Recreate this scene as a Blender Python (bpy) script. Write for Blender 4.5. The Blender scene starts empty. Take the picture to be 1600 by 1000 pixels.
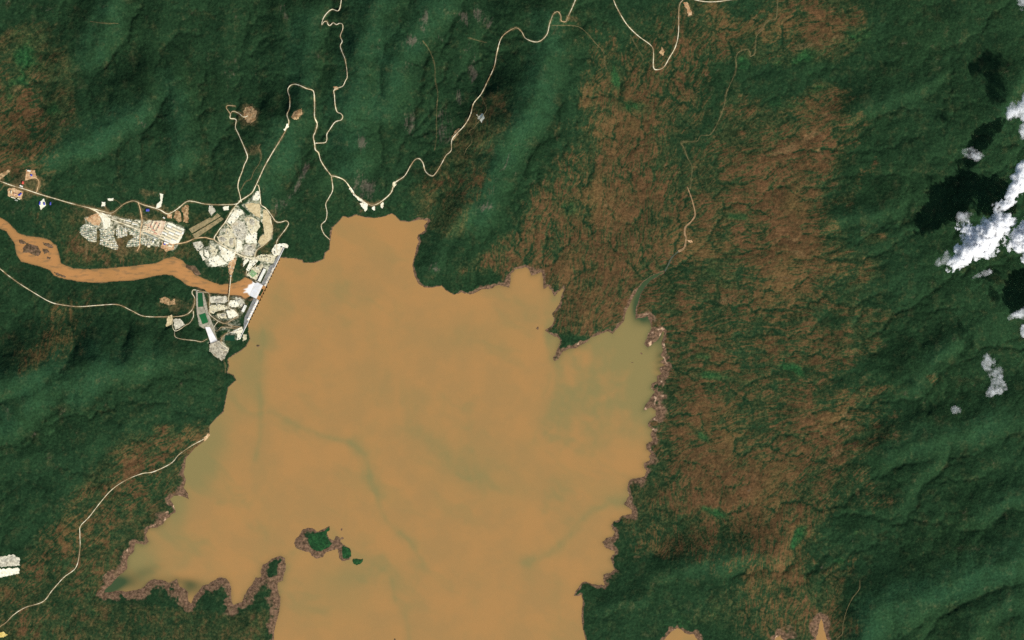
import bpy, bmesh, math, random
import numpy as np
from mathutils import Vector
from mathutils.geometry import tessellate_polygon

random.seed(7)
SC = bpy.context.scene
COL = SC.collection
M = 11.0                       # metres per map unit: plan coordinates are a 1600 x 1000 grid seen from straight above
CAM_H = 250000.0

# ------------------------------------------------------------------ camera, sky, sun, exposure
cam_d = bpy.data.cameras.new('camera')
cam = bpy.data.objects.new('camera', cam_d); COL.objects.link(cam)
cam.location = (0, 0, CAM_H); cam.rotation_euler = (0, 0, 0)
cam_d.sensor_width = 36.0
cam_d.lens = 36.0 * CAM_H / (1600 * M)
cam_d.clip_start = 1000.0; cam_d.clip_end = 400000.0
SC.camera = cam

SUN_EL = math.radians(35); SUN_AZ = math.radians(141)       # clockwise from north (+y)
sunvec = Vector((math.sin(SUN_AZ) * math.cos(SUN_EL), math.cos(SUN_AZ) * math.cos(SUN_EL), math.sin(SUN_EL)))
w = bpy.data.worlds.new('World'); SC.world = w; w.use_nodes = True
nt = w.node_tree; nt.nodes.clear()
sky = nt.nodes.new('ShaderNodeTexSky'); sky.sky_type = 'NISHITA'; sky.sun_disc = False
sky.sun_elevation = SUN_EL; sky.sun_rotation = SUN_AZ
bg = nt.nodes.new('ShaderNodeBackground'); bg.inputs['Strength'].default_value = 0.085
wo = nt.nodes.new('ShaderNodeOutputWorld')
nt.links.new(sky.outputs[0], bg.inputs['Color']); nt.links.new(bg.outputs[0], wo.inputs['Surface'])
sl = bpy.data.lights.new('sun', 'SUN'); sl.energy = 4.75; sl.angle = math.radians(0.53); sl.color = (1.0, 0.965, 0.91)
so = bpy.data.objects.new('sun', sl); COL.objects.link(so)
so.rotation_euler = sunvec.to_track_quat('Z', 'Y').to_euler(); so.location = (0, 0, 5000)
SC.view_settings.view_transform = 'Standard'; SC.view_settings.look = 'None'
SC.view_settings.gamma = 1.0; SC.view_settings.use_curve_mapping = False
SC.view_settings.exposure = 0.3
SC.cycles.max_bounces = 12; SC.cycles.diffuse_bounces = 2; SC.cycles.volume_bounces = 10
SC.cycles.transparent_max_bounces = 12
SC.cycles.use_denoising = False
SC.cycles.sample_clamp_indirect = 1.0; SC.cycles.volume_step_rate = 0.35; SC.cycles.volume_max_steps = 512
K = 1.15                       # screen value of a level white sheet in this light

# ------------------------------------------------------------------ small helpers
def lin(c):
    c = c / 255.0
    return c / 12.92 if c <= 0.04045 else ((c + 0.055) / 1.055) ** 2.4
def alb(r, g, b):              # base colour of something that shows as r,g,b on level sunlit ground
    return (min(lin(r) / K, 0.9), min(lin(g) / K, 0.9), min(lin(b) / K, 0.9), 1.0)
def W(px, py, z=0.0): return ((px - 800) * M, (500 - py) * M, z)
def Z(ox, oy, s, pts): return [(ox + x / s, oy + y / s) for x, y in pts]
def Z1(p): return Z(250, 280, 6.25, p)
def Z2(p): return Z(240, 420, 6.25, p)
def Z3(p): return Z(90, 290, 6.25, p)
def Z4(p): return Z(0, 240, 6.25, p)

_rng = np.random.RandomState(11)
_perm = np.concatenate([_rng.permutation(256)] * 3).astype(np.int32)
_gx = np.cos(np.arange(256) * 2.399963).astype(np.float32); _gy = np.sin(np.arange(256) * 2.399963).astype(np.float32)
def perlin(x, y):
    x = np.asarray(x, np.float32); y = np.asarray(y, np.float32)
    xf = np.floor(x); yf = np.floor(y)
    xi = xf.astype(np.int32) & 255; yi = yf.astype(np.int32) & 255
    fx = x - xf; fy = y - yf
    u = fx * fx * fx * (fx * (fx * 6 - 15) + 10); v = fy * fy * fy * (fy * (fy * 6 - 15) + 10)
    def g(ix, iy, dx, dy):
        h = _perm[_perm[xi + ix] + yi + iy]
        return _gx[h] * dx + _gy[h] * dy
    a = g(0, 0, fx, fy); b = g(1, 0, fx - 1, fy); c = g(0, 1, fx, fy - 1); d = g(1, 1, fx - 1, fy - 1)
    a = a + u * (b - a); c = c + u * (d - c)
    return (a + v * (c - a)) * 1.4
def fbm(x, y, wl, octv=4, gain=0.5, off=0.0):
    s = 0; a = 1.0; t = 0; f = 1.0 / wl
    for i in range(octv):
        s = s + a * perlin(x * f + off + 17.3 * i, y * f + off * 1.7 + 9.1 * i); t += a; a *= gain; f *= 2.03
    return s / t * 1.3
def ridged(x, y, wl, octv=4, gain=0.5, off=0.0):
    s = 0; a = 1.0; t = 0; f = 1.0 / wl
    for i in range(octv):
        p = perlin(x * f + off + 31.7 * i, y * f + off * 1.3 + 5.1 * i); n = 1.12 - np.sqrt(p * p + .02) * 1.6
        s = s + a * n; t += a; a *= gain; f *= 2.1
    return s / t
def sstep(a, b, x):
    t = np.clip((x - a) / (b - a), 0, 1); return t * t * (3 - 2 * t)

# ------------------------------------------------------------------ the map: grid, coastlines
STEP = 1.4
def axis(lo, hi):
    core = np.arange(lo, hi + STEP, STEP)
    out = []; d = STEP; p = core[-1]
    while p < hi + 1500: d *= 1.22; p += d; out.append(p)
    lowo = []; d = STEP; p = core[0]
    while p > lo - 1500: d *= 1.22; p -= d; lowo.append(p)
    return np.array(lowo[::-1] + list(core) + out, np.float32)
XA = axis(-30, 1630); YA = axis(-30, 1030)
X, Y = np.meshgrid(XA, YA)
NX, NY = len(XA), len(YA)

RES = [(441,403),(460,404),(472,407),(474,411),(490,411),(500,408),(507,404),(508,395),(515,390),(516,376),(518,362),(520,355),(528,348),(537,338),
 (545,341),(556,336),(570,340),(585,341),(600,339),(612,334),(618,338),(625,346),(640,347),(655,344),(668,345),(662,352),(664,360),(655,366),(652,372),
 (655,378),(650,385),(648,398),(644,415),(648,432),(653,443),(662,449),(675,450),(690,447),(697,455),(710,460),(720,457),(735,460),(748,456),(752,452),
 (765,451),(780,447),(795,448),(797,440),(800,427),(806,421),(816,419),(822,417),(828,421),(830,430),(836,430),(846,426),(848,436),(850,450),(856,447),
 (862,455),(866,463),(872,456),(880,452),(878,462),(874,475),(868,484),(862,490),(866,500),(862,508),(850,516),(858,522),(870,526),(874,532),(870,548),
 (864,560),(866,564),(872,562),(880,550),(890,545),(905,541),(915,536),(925,528),(940,521),(950,517),(957,522),(966,510),(972,503),(978,492),(982,478),
 (990,465),(998,450),(1005,440),(1018,431),(1035,425),(1038,424),(1038,426),(1030,430),(1018,437),(1009,446),(1001,459),(994,474),(991,487),(993,499),
 (1004,496),(1012,492),(1015,500),(1017,512),(1011,524),(1008,538),(1012,544),(1020,537),(1029,531),(1034,520),(1036,515),(1038,522),(1034,535),(1036,548),
 (1030,556),(1038,560),(1030,566),(1040,570),(1028,576),(1034,584),(1026,589),(1028,596),(1020,600),(1017,606),(1024,612),(1018,620),(1008,632),(1005,641),
 (1014,636),(1018,635),(1025,642),(1026,650),(1019,655),(1013,661),(1013,666),(1019,672),(1017,680),(1019,688),(1010,694),(1010,702),(1017,708),(1014,714),
 (1017,719),(1005,724),(1005,730),(1010,735),(1008,745),(985,748),(981,756),(980,765),(985,775),(980,780),(975,787),(980,793),(986,797),(986,802),(969,810),
 (968,813),(958,815),(955,822),(960,832),(958,838),(947,842),(942,848),(947,854),(953,858),(960,861),(960,866),(953,874),(957,882),(960,890),(943,898),(943,908),
 (945,914),(925,912),(916,909),(910,910),(900,922),(896,931),(902,932),(908,929),(911,938),(908,962),(910,980),(915,1000),(922,1030),(940,1060),(990,1070),
 (1020,1030),(1032,1008),(1045,989),(1058,982),(1070,990),(1084,991),(1092,1003),(1110,1050),(1160,1070),(1195,1030),(1205,1008),(1212,998),(1220,993),(1226,1004),
 (1240,1030),(1265,1030),(1276,1003),(1280,978),(1283,968),(1288,984),(1294,1002),(1310,1060),(1330,1200),(1300,1500),(1250,2700),(600,2700),(480,1500),(410,1080),
 (428,1000),(428,990),(431,975),(437,957),(439,935),(433,920),(434,910),(443,907),(446,890),(445,872),(437,868),(422,875),(410,882),(406,893),(407,901),(400,903),
 (396,910),(390,920),(381,930),(377,940),(364,945),(362,935),(362,922),(359,910),(352,903),(345,901),(330,909),(315,915),(304,930),(299,944),(294,937),(294,925),
 (287,920),(280,917),(276,906),(265,910),(255,906),(240,905),(230,910),(220,920),(212,922),(197,924),(185,922),(177,925),(165,925),(163,926),
 (165,921),(175,912),(185,900),(199,889),(201,870),(209,860),(212,850),(222,852),(232,847),(226,836),(231,827),(246,825),(256,820),(260,810),
 (267,804),(275,800),(272,790),(266,780),(272,775),(284,776),(295,780),(293,770),(287,762),(291,750),(287,740),(289,730),(290,717),(305,700),(318,690),(327,680),
 (328,665),(340,652),(350,643),(354,620),(357,605),(369,594),(365,586),(355,582),(358,572),(356,562),(363,556),(375,549),(385,541),(391,529),(388,518),(391,506),
 (389,499),(392,491),(397,481),(405,468),(416,447),(421,436),(427,425),(433,412),(438,403)]
ISL1 = Z(440, 800, 7.81, [(170,430),(165,390),(180,320),(210,300),(250,220),(320,190),(400,200),(440,240),(530,190),(590,160),(595,230),(560,250),(590,320),(640,350),
 (660,290),(700,310),(720,370),(760,400),(830,440),(850,470),(855,540),(830,580),(740,600),(690,570),(700,530),(680,450),(640,460),(580,490),(540,500),(500,550),
 (430,570),(360,540),(340,490),(280,480),(220,460)])
ISL3 = Z(440, 800, 7.81, [(866,570),(920,568),(980,575),(1000,562),(990,605),(960,640),(910,650),(868,628)])
ISL1G = Z(440, 800, 7.81, [(330,280),(380,265),(440,250),(520,235),(580,175),(590,225),(552,255),(550,290),(600,370),(620,380),(580,430),(530,450),(480,480),(430,475),(370,450),(340,400),(320,340)])
ISL2G = Z(440, 800, 7.81, [(740,410),(830,440),(850,500),(850,540),(800,570),(750,570),(735,500)])
SPECKS = [(403,540,2.6,1.5),(533.5,827.3,1.6,1.8),(535,841,1.3,1.2),(840,513,2.0,2.6),(987,566,2.4,1.4),(983,561,1.6,1.2),(1002,552,2.0,1.4),(617,999,2,1.4)]
RIV = [(-60,305),(-30,322),(0,340),(13,348),(28,364),(41,369),(61,371),(77,375),(88,384),(92,399),(95,412),(115,420),(143,421),(174,419),(205,416),(243,412),(259,404),
 (271,401),(284,407),(294,417),(305,430),(325,438),(343,445),(364,443),(376,438),(384,433),(389,434),(398,438),(403,441),(405,446),(396,466),(391,470),(379,466),(368,462),(355,461),(339,458),
 (320,457),(307,449),(293,446),(283,438),(270,430),(256,429),(240,431),(210,438),(179,439),(154,442),(128,440),(102,436),(84,430),(79,422),(64,417),(33,408),
 (26,397),(23,381),(10,361),(0,357),(-30,340),(-60,325),(-700,200),(-1600,260),(-1600,210),(-700,165)]
RIV = RIV[-4:-2] + RIV[-2:] + RIV[:-4]          # the off-map reach to the west first
RIV = [(-1600,260),(-1600,210),(-700,165)] + RIV[4:] + [(-700,200)]
BARS = [Z(0,320,3.905,p) for p in (
 [(135,260),(170,235),(230,250),(250,290),(235,315),(190,300),(140,290)],[(255,265),(290,270),(305,290),(270,300)],[(285,315),(310,318),(305,335),(285,330)],
 [(255,225),(300,235),(330,260),(300,262),(270,250)],[(330,408),(360,418),(405,438),(395,445),(350,430),(328,418)],[(112,212),(135,210),(160,235),(140,240),(118,232)],
 [(1135,365),(1190,375),(1225,425),(1200,432),(1160,400),(1130,380)])]

def poly_sdf(P, xs, ys):
    """signed distance (positive outside), in map units"""
    xs = xs.astype(np.float32); ys = ys.astype(np.float32)
    d2 = np.full(xs.shape, 1e12, np.float32); ins = np.zeros(xs.shape, bool)
    n = len(P)
    for i in range(n):
        ax, ay = P[i]; bx, by = P[(i + 1) % n]
        ex, ey = bx - ax, by - ay; L = ex * ex + ey * ey
        if L < 1e-9: continue
        t = np.clip(((xs - ax) * ex + (ys - ay) * ey) / L, 0, 1)
        dx = xs - ax - t * ex; dy = ys - ay - t * ey
        np.minimum(d2, dx * dx + dy * dy, out=d2)
        if ay != by:
            c = ((ay > ys) != (by > ys)) & (xs < (bx - ax) * (ys - ay) / (by - ay) + ax)
            ins ^= c
    d = np.sqrt(d2); d[ins] *= -1
    return d
def window(P, pad):
    xs = [p[0] for p in P]; ys = [p[1] for p in P]
    i0 = max(np.searchsorted(XA, min(xs) - pad) - 1, 0); i1 = min(np.searchsorted(XA, max(xs) + pad) + 1, NX)
    j0 = max(np.searchsorted(YA, min(ys) - pad) - 1, 0); j1 = min(np.searchsorted(YA, max(ys) + pad) + 1, NY)
    return slice(j0, j1), slice(i0, i1)
def local_sdf(P, pad):
    s = window(P, pad); return s, poly_sdf(P, X[s], Y[s])
def line_dist(P, pad):
    """distance to an open polyline and the nearest point offset, inside a window"""
    s = window(P, pad); xs, ys = X[s], Y[s]
    d2 = np.full(xs.shape, 1e12, np.float32); ox = np.zeros_like(d2); oy = np.zeros_like(d2)
    for (ax, ay), (bx, by) in zip(P[:-1], P[1:]):
        ex, ey = bx - ax, by - ay; L = max(ex * ex + ey * ey, 1e-6)
        t = np.clip(((xs - ax) * ex + (ys - ay) * ey) / L, 0, 1)
        dx = xs - ax - t * ex; dy = ys - ay - t * ey; q = dx * dx + dy * dy
        m = q < d2; d2[m] = q[m]; ox[m] = dx[m]; oy[m] = dy[m]
    return s, np.sqrt(d2), ox, oy

def gauss(items, xs=None, ys=None):
    """sum of rotated gaussian spots (cx, cy, rx, ry, degrees, strength)"""
    out = np.zeros(X.shape, np.float32)
    for cx, cy, rx, ry, deg, st in items:
        R = max(rx, ry) * 2.6 + (0 if xs is None else 45); s = window([(cx, cy)], R)
        c, sn = math.cos(math.radians(deg)), math.sin(math.radians(deg))
        dx = (X if xs is None else xs)[s] - cx; dy = (Y if ys is None else ys)[s] - cy
        u = (dx * c + dy * sn) / rx; v = (-dx * sn + dy * c) / ry
        out[s] += st * np.exp(-(u * u + v * v))
    return out

# coast: signed distance, made ragged more on the drowned eastern and south-western shores
d_res = poly_sdf(RES, X, Y)
for P in (ISL1, ISL3):
    s, d = local_sdf(P, 60); d_res[s] = np.maximum(d_res[s], -d)
for cx, cy, rx, ry in SPECKS:
    s = window([(cx, cy)], 20)
    d = (1 - np.hypot((X[s] - cx) / rx, (Y[s] - cy) / ry)) * min(rx, ry)
    d_res[s] = np.maximum(d_res[s], d)
rag = gauss([(1020,600,60,160,0,1),(960,850,60,110,0,1),(830,440,80,40,0,1),(900,540,60,40,0,.8),(250,850,80,90,0,1),(390,920,70,50,0,.8),(490,850,60,50,0,.6),(710,460,60,30,0,.6),(660,360,20,25,0,.7),(1000,500,40,60,0,.8),(1080,990,60,30,0,.8),(1240,1000,90,40,0,1)])
rag = np.clip(rag, 0, 1) * (1 - np.clip(gauss([(1015,442,34,26,0,1)]), 0, .95))
d_res = d_res + (0.6 + 4.2 * rag) * fbm(X, Y, 24, 5, 0.66, 3.1) + rag * 0.2 * perlin(X / 3.1, Y / 3.1)
d_riv = poly_sdf(RIV, X, Y)
for P in BARS:
    s, d = local_sdf(P, 30); d = d + 1.2 * fbm(X[s], Y[s], 7, 3, .6, 1.2)
    d_riv[s] = np.maximum(d_riv[s], -d)
d_riv = d_riv + 0.8 * fbm(X, Y, 12, 3, 0.6, 8.8)

# ------------------------------------------------------------------ the map: relief
RIVER_Z = -26.0
XW = X + 9 * fbm(X, Y, 70, 3, .5, 5.0); YW = Y + 9 * fbm(X, Y, 70, 3, .5, 25.0)
def region(items): return np.clip(gauss(items), 0, 1)
north = region([(560,60,330,190,0,1),(200,90,260,150,0,1),(330,200,150,120,0,.6),(830,120,70,150,15,.9),(800,300,70,90,20,.7)])
eastm = region([(1500,200,190,260,0,1),(1480,520,170,220,0,1),(1490,860,220,200,0,1.1),(1150,900,150,40,0,.5)])
southw = region([(130,600,200,110,0,1.1),(60,740,120,120,0,.9)])
offm = sstep(20, 220, np.maximum(np.maximum(-X, X - 1600), np.maximum(-Y, Y - 1000)))
th = math.radians(78)
u1 = XW * math.cos(th) + YW * math.sin(th); v1 = -XW * math.sin(th) + YW * math.cos(th)
rN = ridged(u1 / 2.2, v1, 105, 4, .36, 2.0)
th = math.radians(158)
u2 = XW * math.cos(th) + YW * math.sin(th); v2 = -XW * math.sin(th) + YW * math.cos(th)
rE = ridged(u2 / 2.0, v2, 130, 4, .36, 7.7)
HG = 30 + 70 * north + 90 * eastm + 60 * southw + 60 * offm
HG = HG + 70 * north * np.clip(rN - .35, 0, 1) * 1.5 + 70 * eastm * np.clip(rE - .35, 0, 1) * 1.5
HG = HG + 60 * southw * np.clip(rE - .35, 0, 1) * 1.4 + 150 * offm * np.clip(rN - .3, 0, 1)
HG = HG + 20 * fbm(XW, YW, 60, 4, .5, 4.4) + 4 * fbm(X, Y, 16, 3, .6, 12.0)
# named spurs: crest line, sunlit-side width, far-side width, height; the far side falls to the north-west
RIDGES = [
 ([(450,206),(436,230),(415,262),(400,308)], 62, 45, 130),
 ([(806,188),(785,225),(765,265),(740,318)], 60, 50, 170),
 ([(850,40),(848,90),(838,150),(815,195)], 46, 60, 150),
 ([(712,340),(688,375),(668,415)], 42, 22, 62),
 ([(480,30),(475,110),(468,180)], 40, 50, 110),
 ([(590,0),(560,60),(548,110),(535,190),(545,250)], 60, 45, 150),
 ([(680,0),(640,50),(615,90),(600,160)], 60, 50, 130),
 ([(260,130),(275,180),(285,240)], 45, 45, 100),
 ([(175,0),(165,40),(140,80)], 45, 60, 110),
 ([(210,175),(150,205),(85,240)], 45, 60, 140),
 ([(75,562),(30,585),(-20,600)], 44, 40, 130),
 ([(150,560),(115,580),(70,600),(20,650)], 52, 34, 150),
 ([(205,556),(165,572),(120,612)], 48, 26, 120),
 ([(340,545),(290,545),(240,555),(200,575)], 50, 40, 110),
 ([(1215,862),(1150,868),(1110,876),(1075,882)], 40, 44, 88),
 ([(1000,935),(960,940),(945,950)], 60, 14, 48),
 ([(1090,885),(1040,895)], 30, 40, 40),
 ([(1640,862),(1560,880),(1490,900),(1440,925),(1370,955),(1340,1010)], 70, 60, 190),
 ([(1660,930),(1580,940),(1530,960),(1500,1020)], 50, 40, 120),
 ([(1660,635),(1560,655),(1480,680),(1400,700)], 60, 60, 130),
 ([(1490,535),(1450,560),(1420,600)], 55, 50, 100),
 ([(1330,545),(1320,510)], 50, 40, 60),
 ([(1400,325),(1340,335),(1300,350)], 45, 45, 70),
 ([(1460,130),(1400,150),(1340,175)], 60, 60, 80),
 ([(1600,110),(1575,150),(1550,190)], 50, 50, 90),
 ([(1640,770),(1580,775),(1530,800)], 60, 50, 110),
 ([(1460,720),(1430,745),(1405,790)], 50, 50, 80),
]
spur = np.zeros(X.shape, np.float32)
for P, w1, w2, h in RIDGES:
    h = h * (.68 if P[0][0] > 1250 else .82 if P[0][0] < 400 and P[0][1] > 500 else 1.0)
    s = window(P, max(w1, w2, h * .72) + 30)
    xs, ys = XW[s], YW[s]
    d2 = np.full(xs.shape, 1e12, np.float32); ox = np.zeros_like(d2); oy = np.zeros_like(d2)
    for (ax, ay), (bx, by) in zip(P[:-1], P[1:]):
        ex, ey = bx - ax, by - ay; L = ex * ex + ey * ey
        t = np.clip(((xs - ax) * ex + (ys - ay) * ey) / L, 0, 1)
        dx = xs - ax - t * ex; dy = ys - ay - t * ey; q = dx * dx + dy * dy
        m = q < d2; d2[m] = q[m]; ox[m] = dx[m]; oy[m] = dy[m]
    d = np.sqrt(d2) + 1e-3
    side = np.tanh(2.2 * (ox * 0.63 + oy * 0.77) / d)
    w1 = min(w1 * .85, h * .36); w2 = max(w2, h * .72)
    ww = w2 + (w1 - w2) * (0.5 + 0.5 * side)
    t = np.clip(d / ww, 0, 1)
    prof = 0.85 * (1 - t) ** 2 * (1 + 2 * t) + 0.15 * (1 - t) * (1 - t ** 3)
    HG[s] = HG[s] + 1.4 * h * prof
    spur[s] = np.maximum(spur[s], (1 - sstep(.25, 1.15, d / (w1 * 1.05))) * min(1, h / 130))  # mask for the lighter canopy tint that paints sunlit brightness onto the spurs
del XW, YW, u1, v1, u2, v2
low = RIVER_Z * (1 - sstep(2, 62, d_riv))
camp = region([(200,370,150,60,0,1.2),(380,370,80,90,0,1.2),(330,490,80,60,0,1)])
dsh = np.minimum(d_res, d_riv * 1.3)
amp = sstep(0, 58, dsh) * (1 - 0.85 * camp)
H = low + HG * amp + np.clip(dsh, 0, 8) * M * 0.10 + camp * np.clip(d_riv - 40, 0, 60) * 0.35
under = d_res < 0
H = np.where(under, np.minimum(low, 0) - np.clip(-d_res, 0, 40) * M * 0.10 - 0.6, H)
ru = d_riv < 0
H = np.where(ru, RIVER_Z - 1.0 - np.clip(-d_riv, 0, 8) * M * 0.1, H)
H = np.where((~under) & (~ru), np.maximum(H, np.where(d_res < d_riv, 0.6, RIVER_Z + 0.8)), H)
# rain-cut drainage: flood the relief from its outlets, let every cell drain to the one it was flooded from, and cut gullies where flow gathers
import heapq
i0 = int(np.searchsorted(XA, -30)); i1 = int(np.searchsorted(XA, 1630)); j0 = int(np.searchsorted(YA, -30)); j1 = int(np.searchsorted(YA, 1030))
IN = (slice(j0, j1), slice(i0, i1))
xi, yi = X[IN], Y[IN]
RT = H[IN] + 9 * fbm(xi, yi, 22, 4, .6, 301.) + np.random.RandomState(5).rand(*xi.shape) * 2.2
# broad tilt of the eastern and northern slopes towards the lake, so the streams gather as they do there
RT = RT + np.clip(d_res[IN], 0, 400) * .35
n_y, n_x = RT.shape; wn_ = n_x + 2
pad = np.full((n_y + 2, wn_), np.nan); pad[1:-1, 1:-1] = RT
out_ = np.zeros((n_y + 2, wn_), bool); out_[1:-1, 1:-1] = (d_res[IN] < 0) | (d_riv[IN] < 0)
hl = pad.ravel().tolist(); state = np.ones((n_y + 2, wn_), np.int8); state[1:-1, 1:-1] = 0; state = bytearray(state.ravel().tobytes())
heap = []; order = []; par = [-1] * len(hl)
of = out_.ravel()
for k in np.nonzero(of)[0].tolist(): heap.append((hl[k], k)); state[k] = 1
for j in range(1, n_y + 1):
    for i in ((1, n_x) if 1 < j < n_y else range(1, n_x + 1)):
        k = j * wn_ + i
        if not state[k]: state[k] = 1; heap.append((hl[k], k))
heapq.heapify(heap); nb = (1, -1, wn_, -wn_, wn_ + 1, wn_ - 1, -wn_ + 1, -wn_ - 1)
pop, push = heapq.heappop, heapq.heappush
while heap:
    h, k = pop(heap); order.append(k)
    for o in nb:
        q = k + o
        if not state[q]:
            state[q] = 1; par[q] = k; hq = hl[q]
            push(heap, (hq if hq > h else h, q))
acc = [1.0] * len(hl)
for k in reversed(order):
    p = par[k]
    if p >= 0: acc[p] += acc[k]
ACC = np.array(acc, np.float32).reshape(n_y + 2, wn_)[1:-1, 1:-1]
del hl, par, acc, order, state
LA = np.log10(ACC) * (~out_[1:-1, 1:-1])
def blur(A, n):
    A = A.copy()
    for _ in range(n):
        A[1:-1] = (A[:-2] + 2 * A[1:-1] + A[2:]) / 4; A[:, 1:-1] = (A[:, :-2] + 2 * A[:, 1:-1] + A[:, 2:]) / 4
    return A
G1 = np.clip(LA - .8, 0, 3.2)
cut = blur(G1, 1) * 4.0 + blur(G1, 5) * 9.0 + blur(G1, 16) * 12.0
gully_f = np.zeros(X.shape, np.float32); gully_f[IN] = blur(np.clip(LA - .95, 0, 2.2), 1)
ridge_f = np.zeros(X.shape, np.float32); gl = blur(G1, 5); ridge_f[IN] = gl - blur(gl, 30)
flat_ = np.clip(1 - .9 * camp[IN], 0, 1) * sstep(2, 26, dsh[IN])
H[IN] -= (cut - cut.mean()) * flat_ * (.6 + .85 * np.clip(north + eastm + southw, 0, 1)[IN])
land = (~under) & (~ru)
H = np.where(land, np.maximum(H, np.where(d_res < d_riv, 0.6, RIVER_Z + 0.8)), H)
# canopy grain
grain = perlin(X / 2.9, Y / 2.9) * 2.2 + perlin(X / 5.3 + 50, Y / 5.3) * 3.0
H = H + grain * sstep(3, 9, dsh)

exec_roads = True
def smooth(P, step=1.6):
    """Catmull-Rom through map points"""
    P = [np.array(p, float) for p in P]
    Q = [2 * P[0] - P[1]] + P + [2 * P[-1] - P[-2]]
    out = []
    for i in range(1, len(Q) - 2):
        a, b, c, d = Q[i - 1:i + 3]
        n = max(2, int(np.linalg.norm(c - b) / step))
        for k in range(n):
            t = k / n
            out.append(0.5 * ((2 * b) + (c - a) * t + (2 * a - 5 * b + 4 * c - d) * t * t + (3 * b - a - 3 * c + d) * t ** 3))
    out.append(Q[-2]); return np.array(out)

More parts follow.
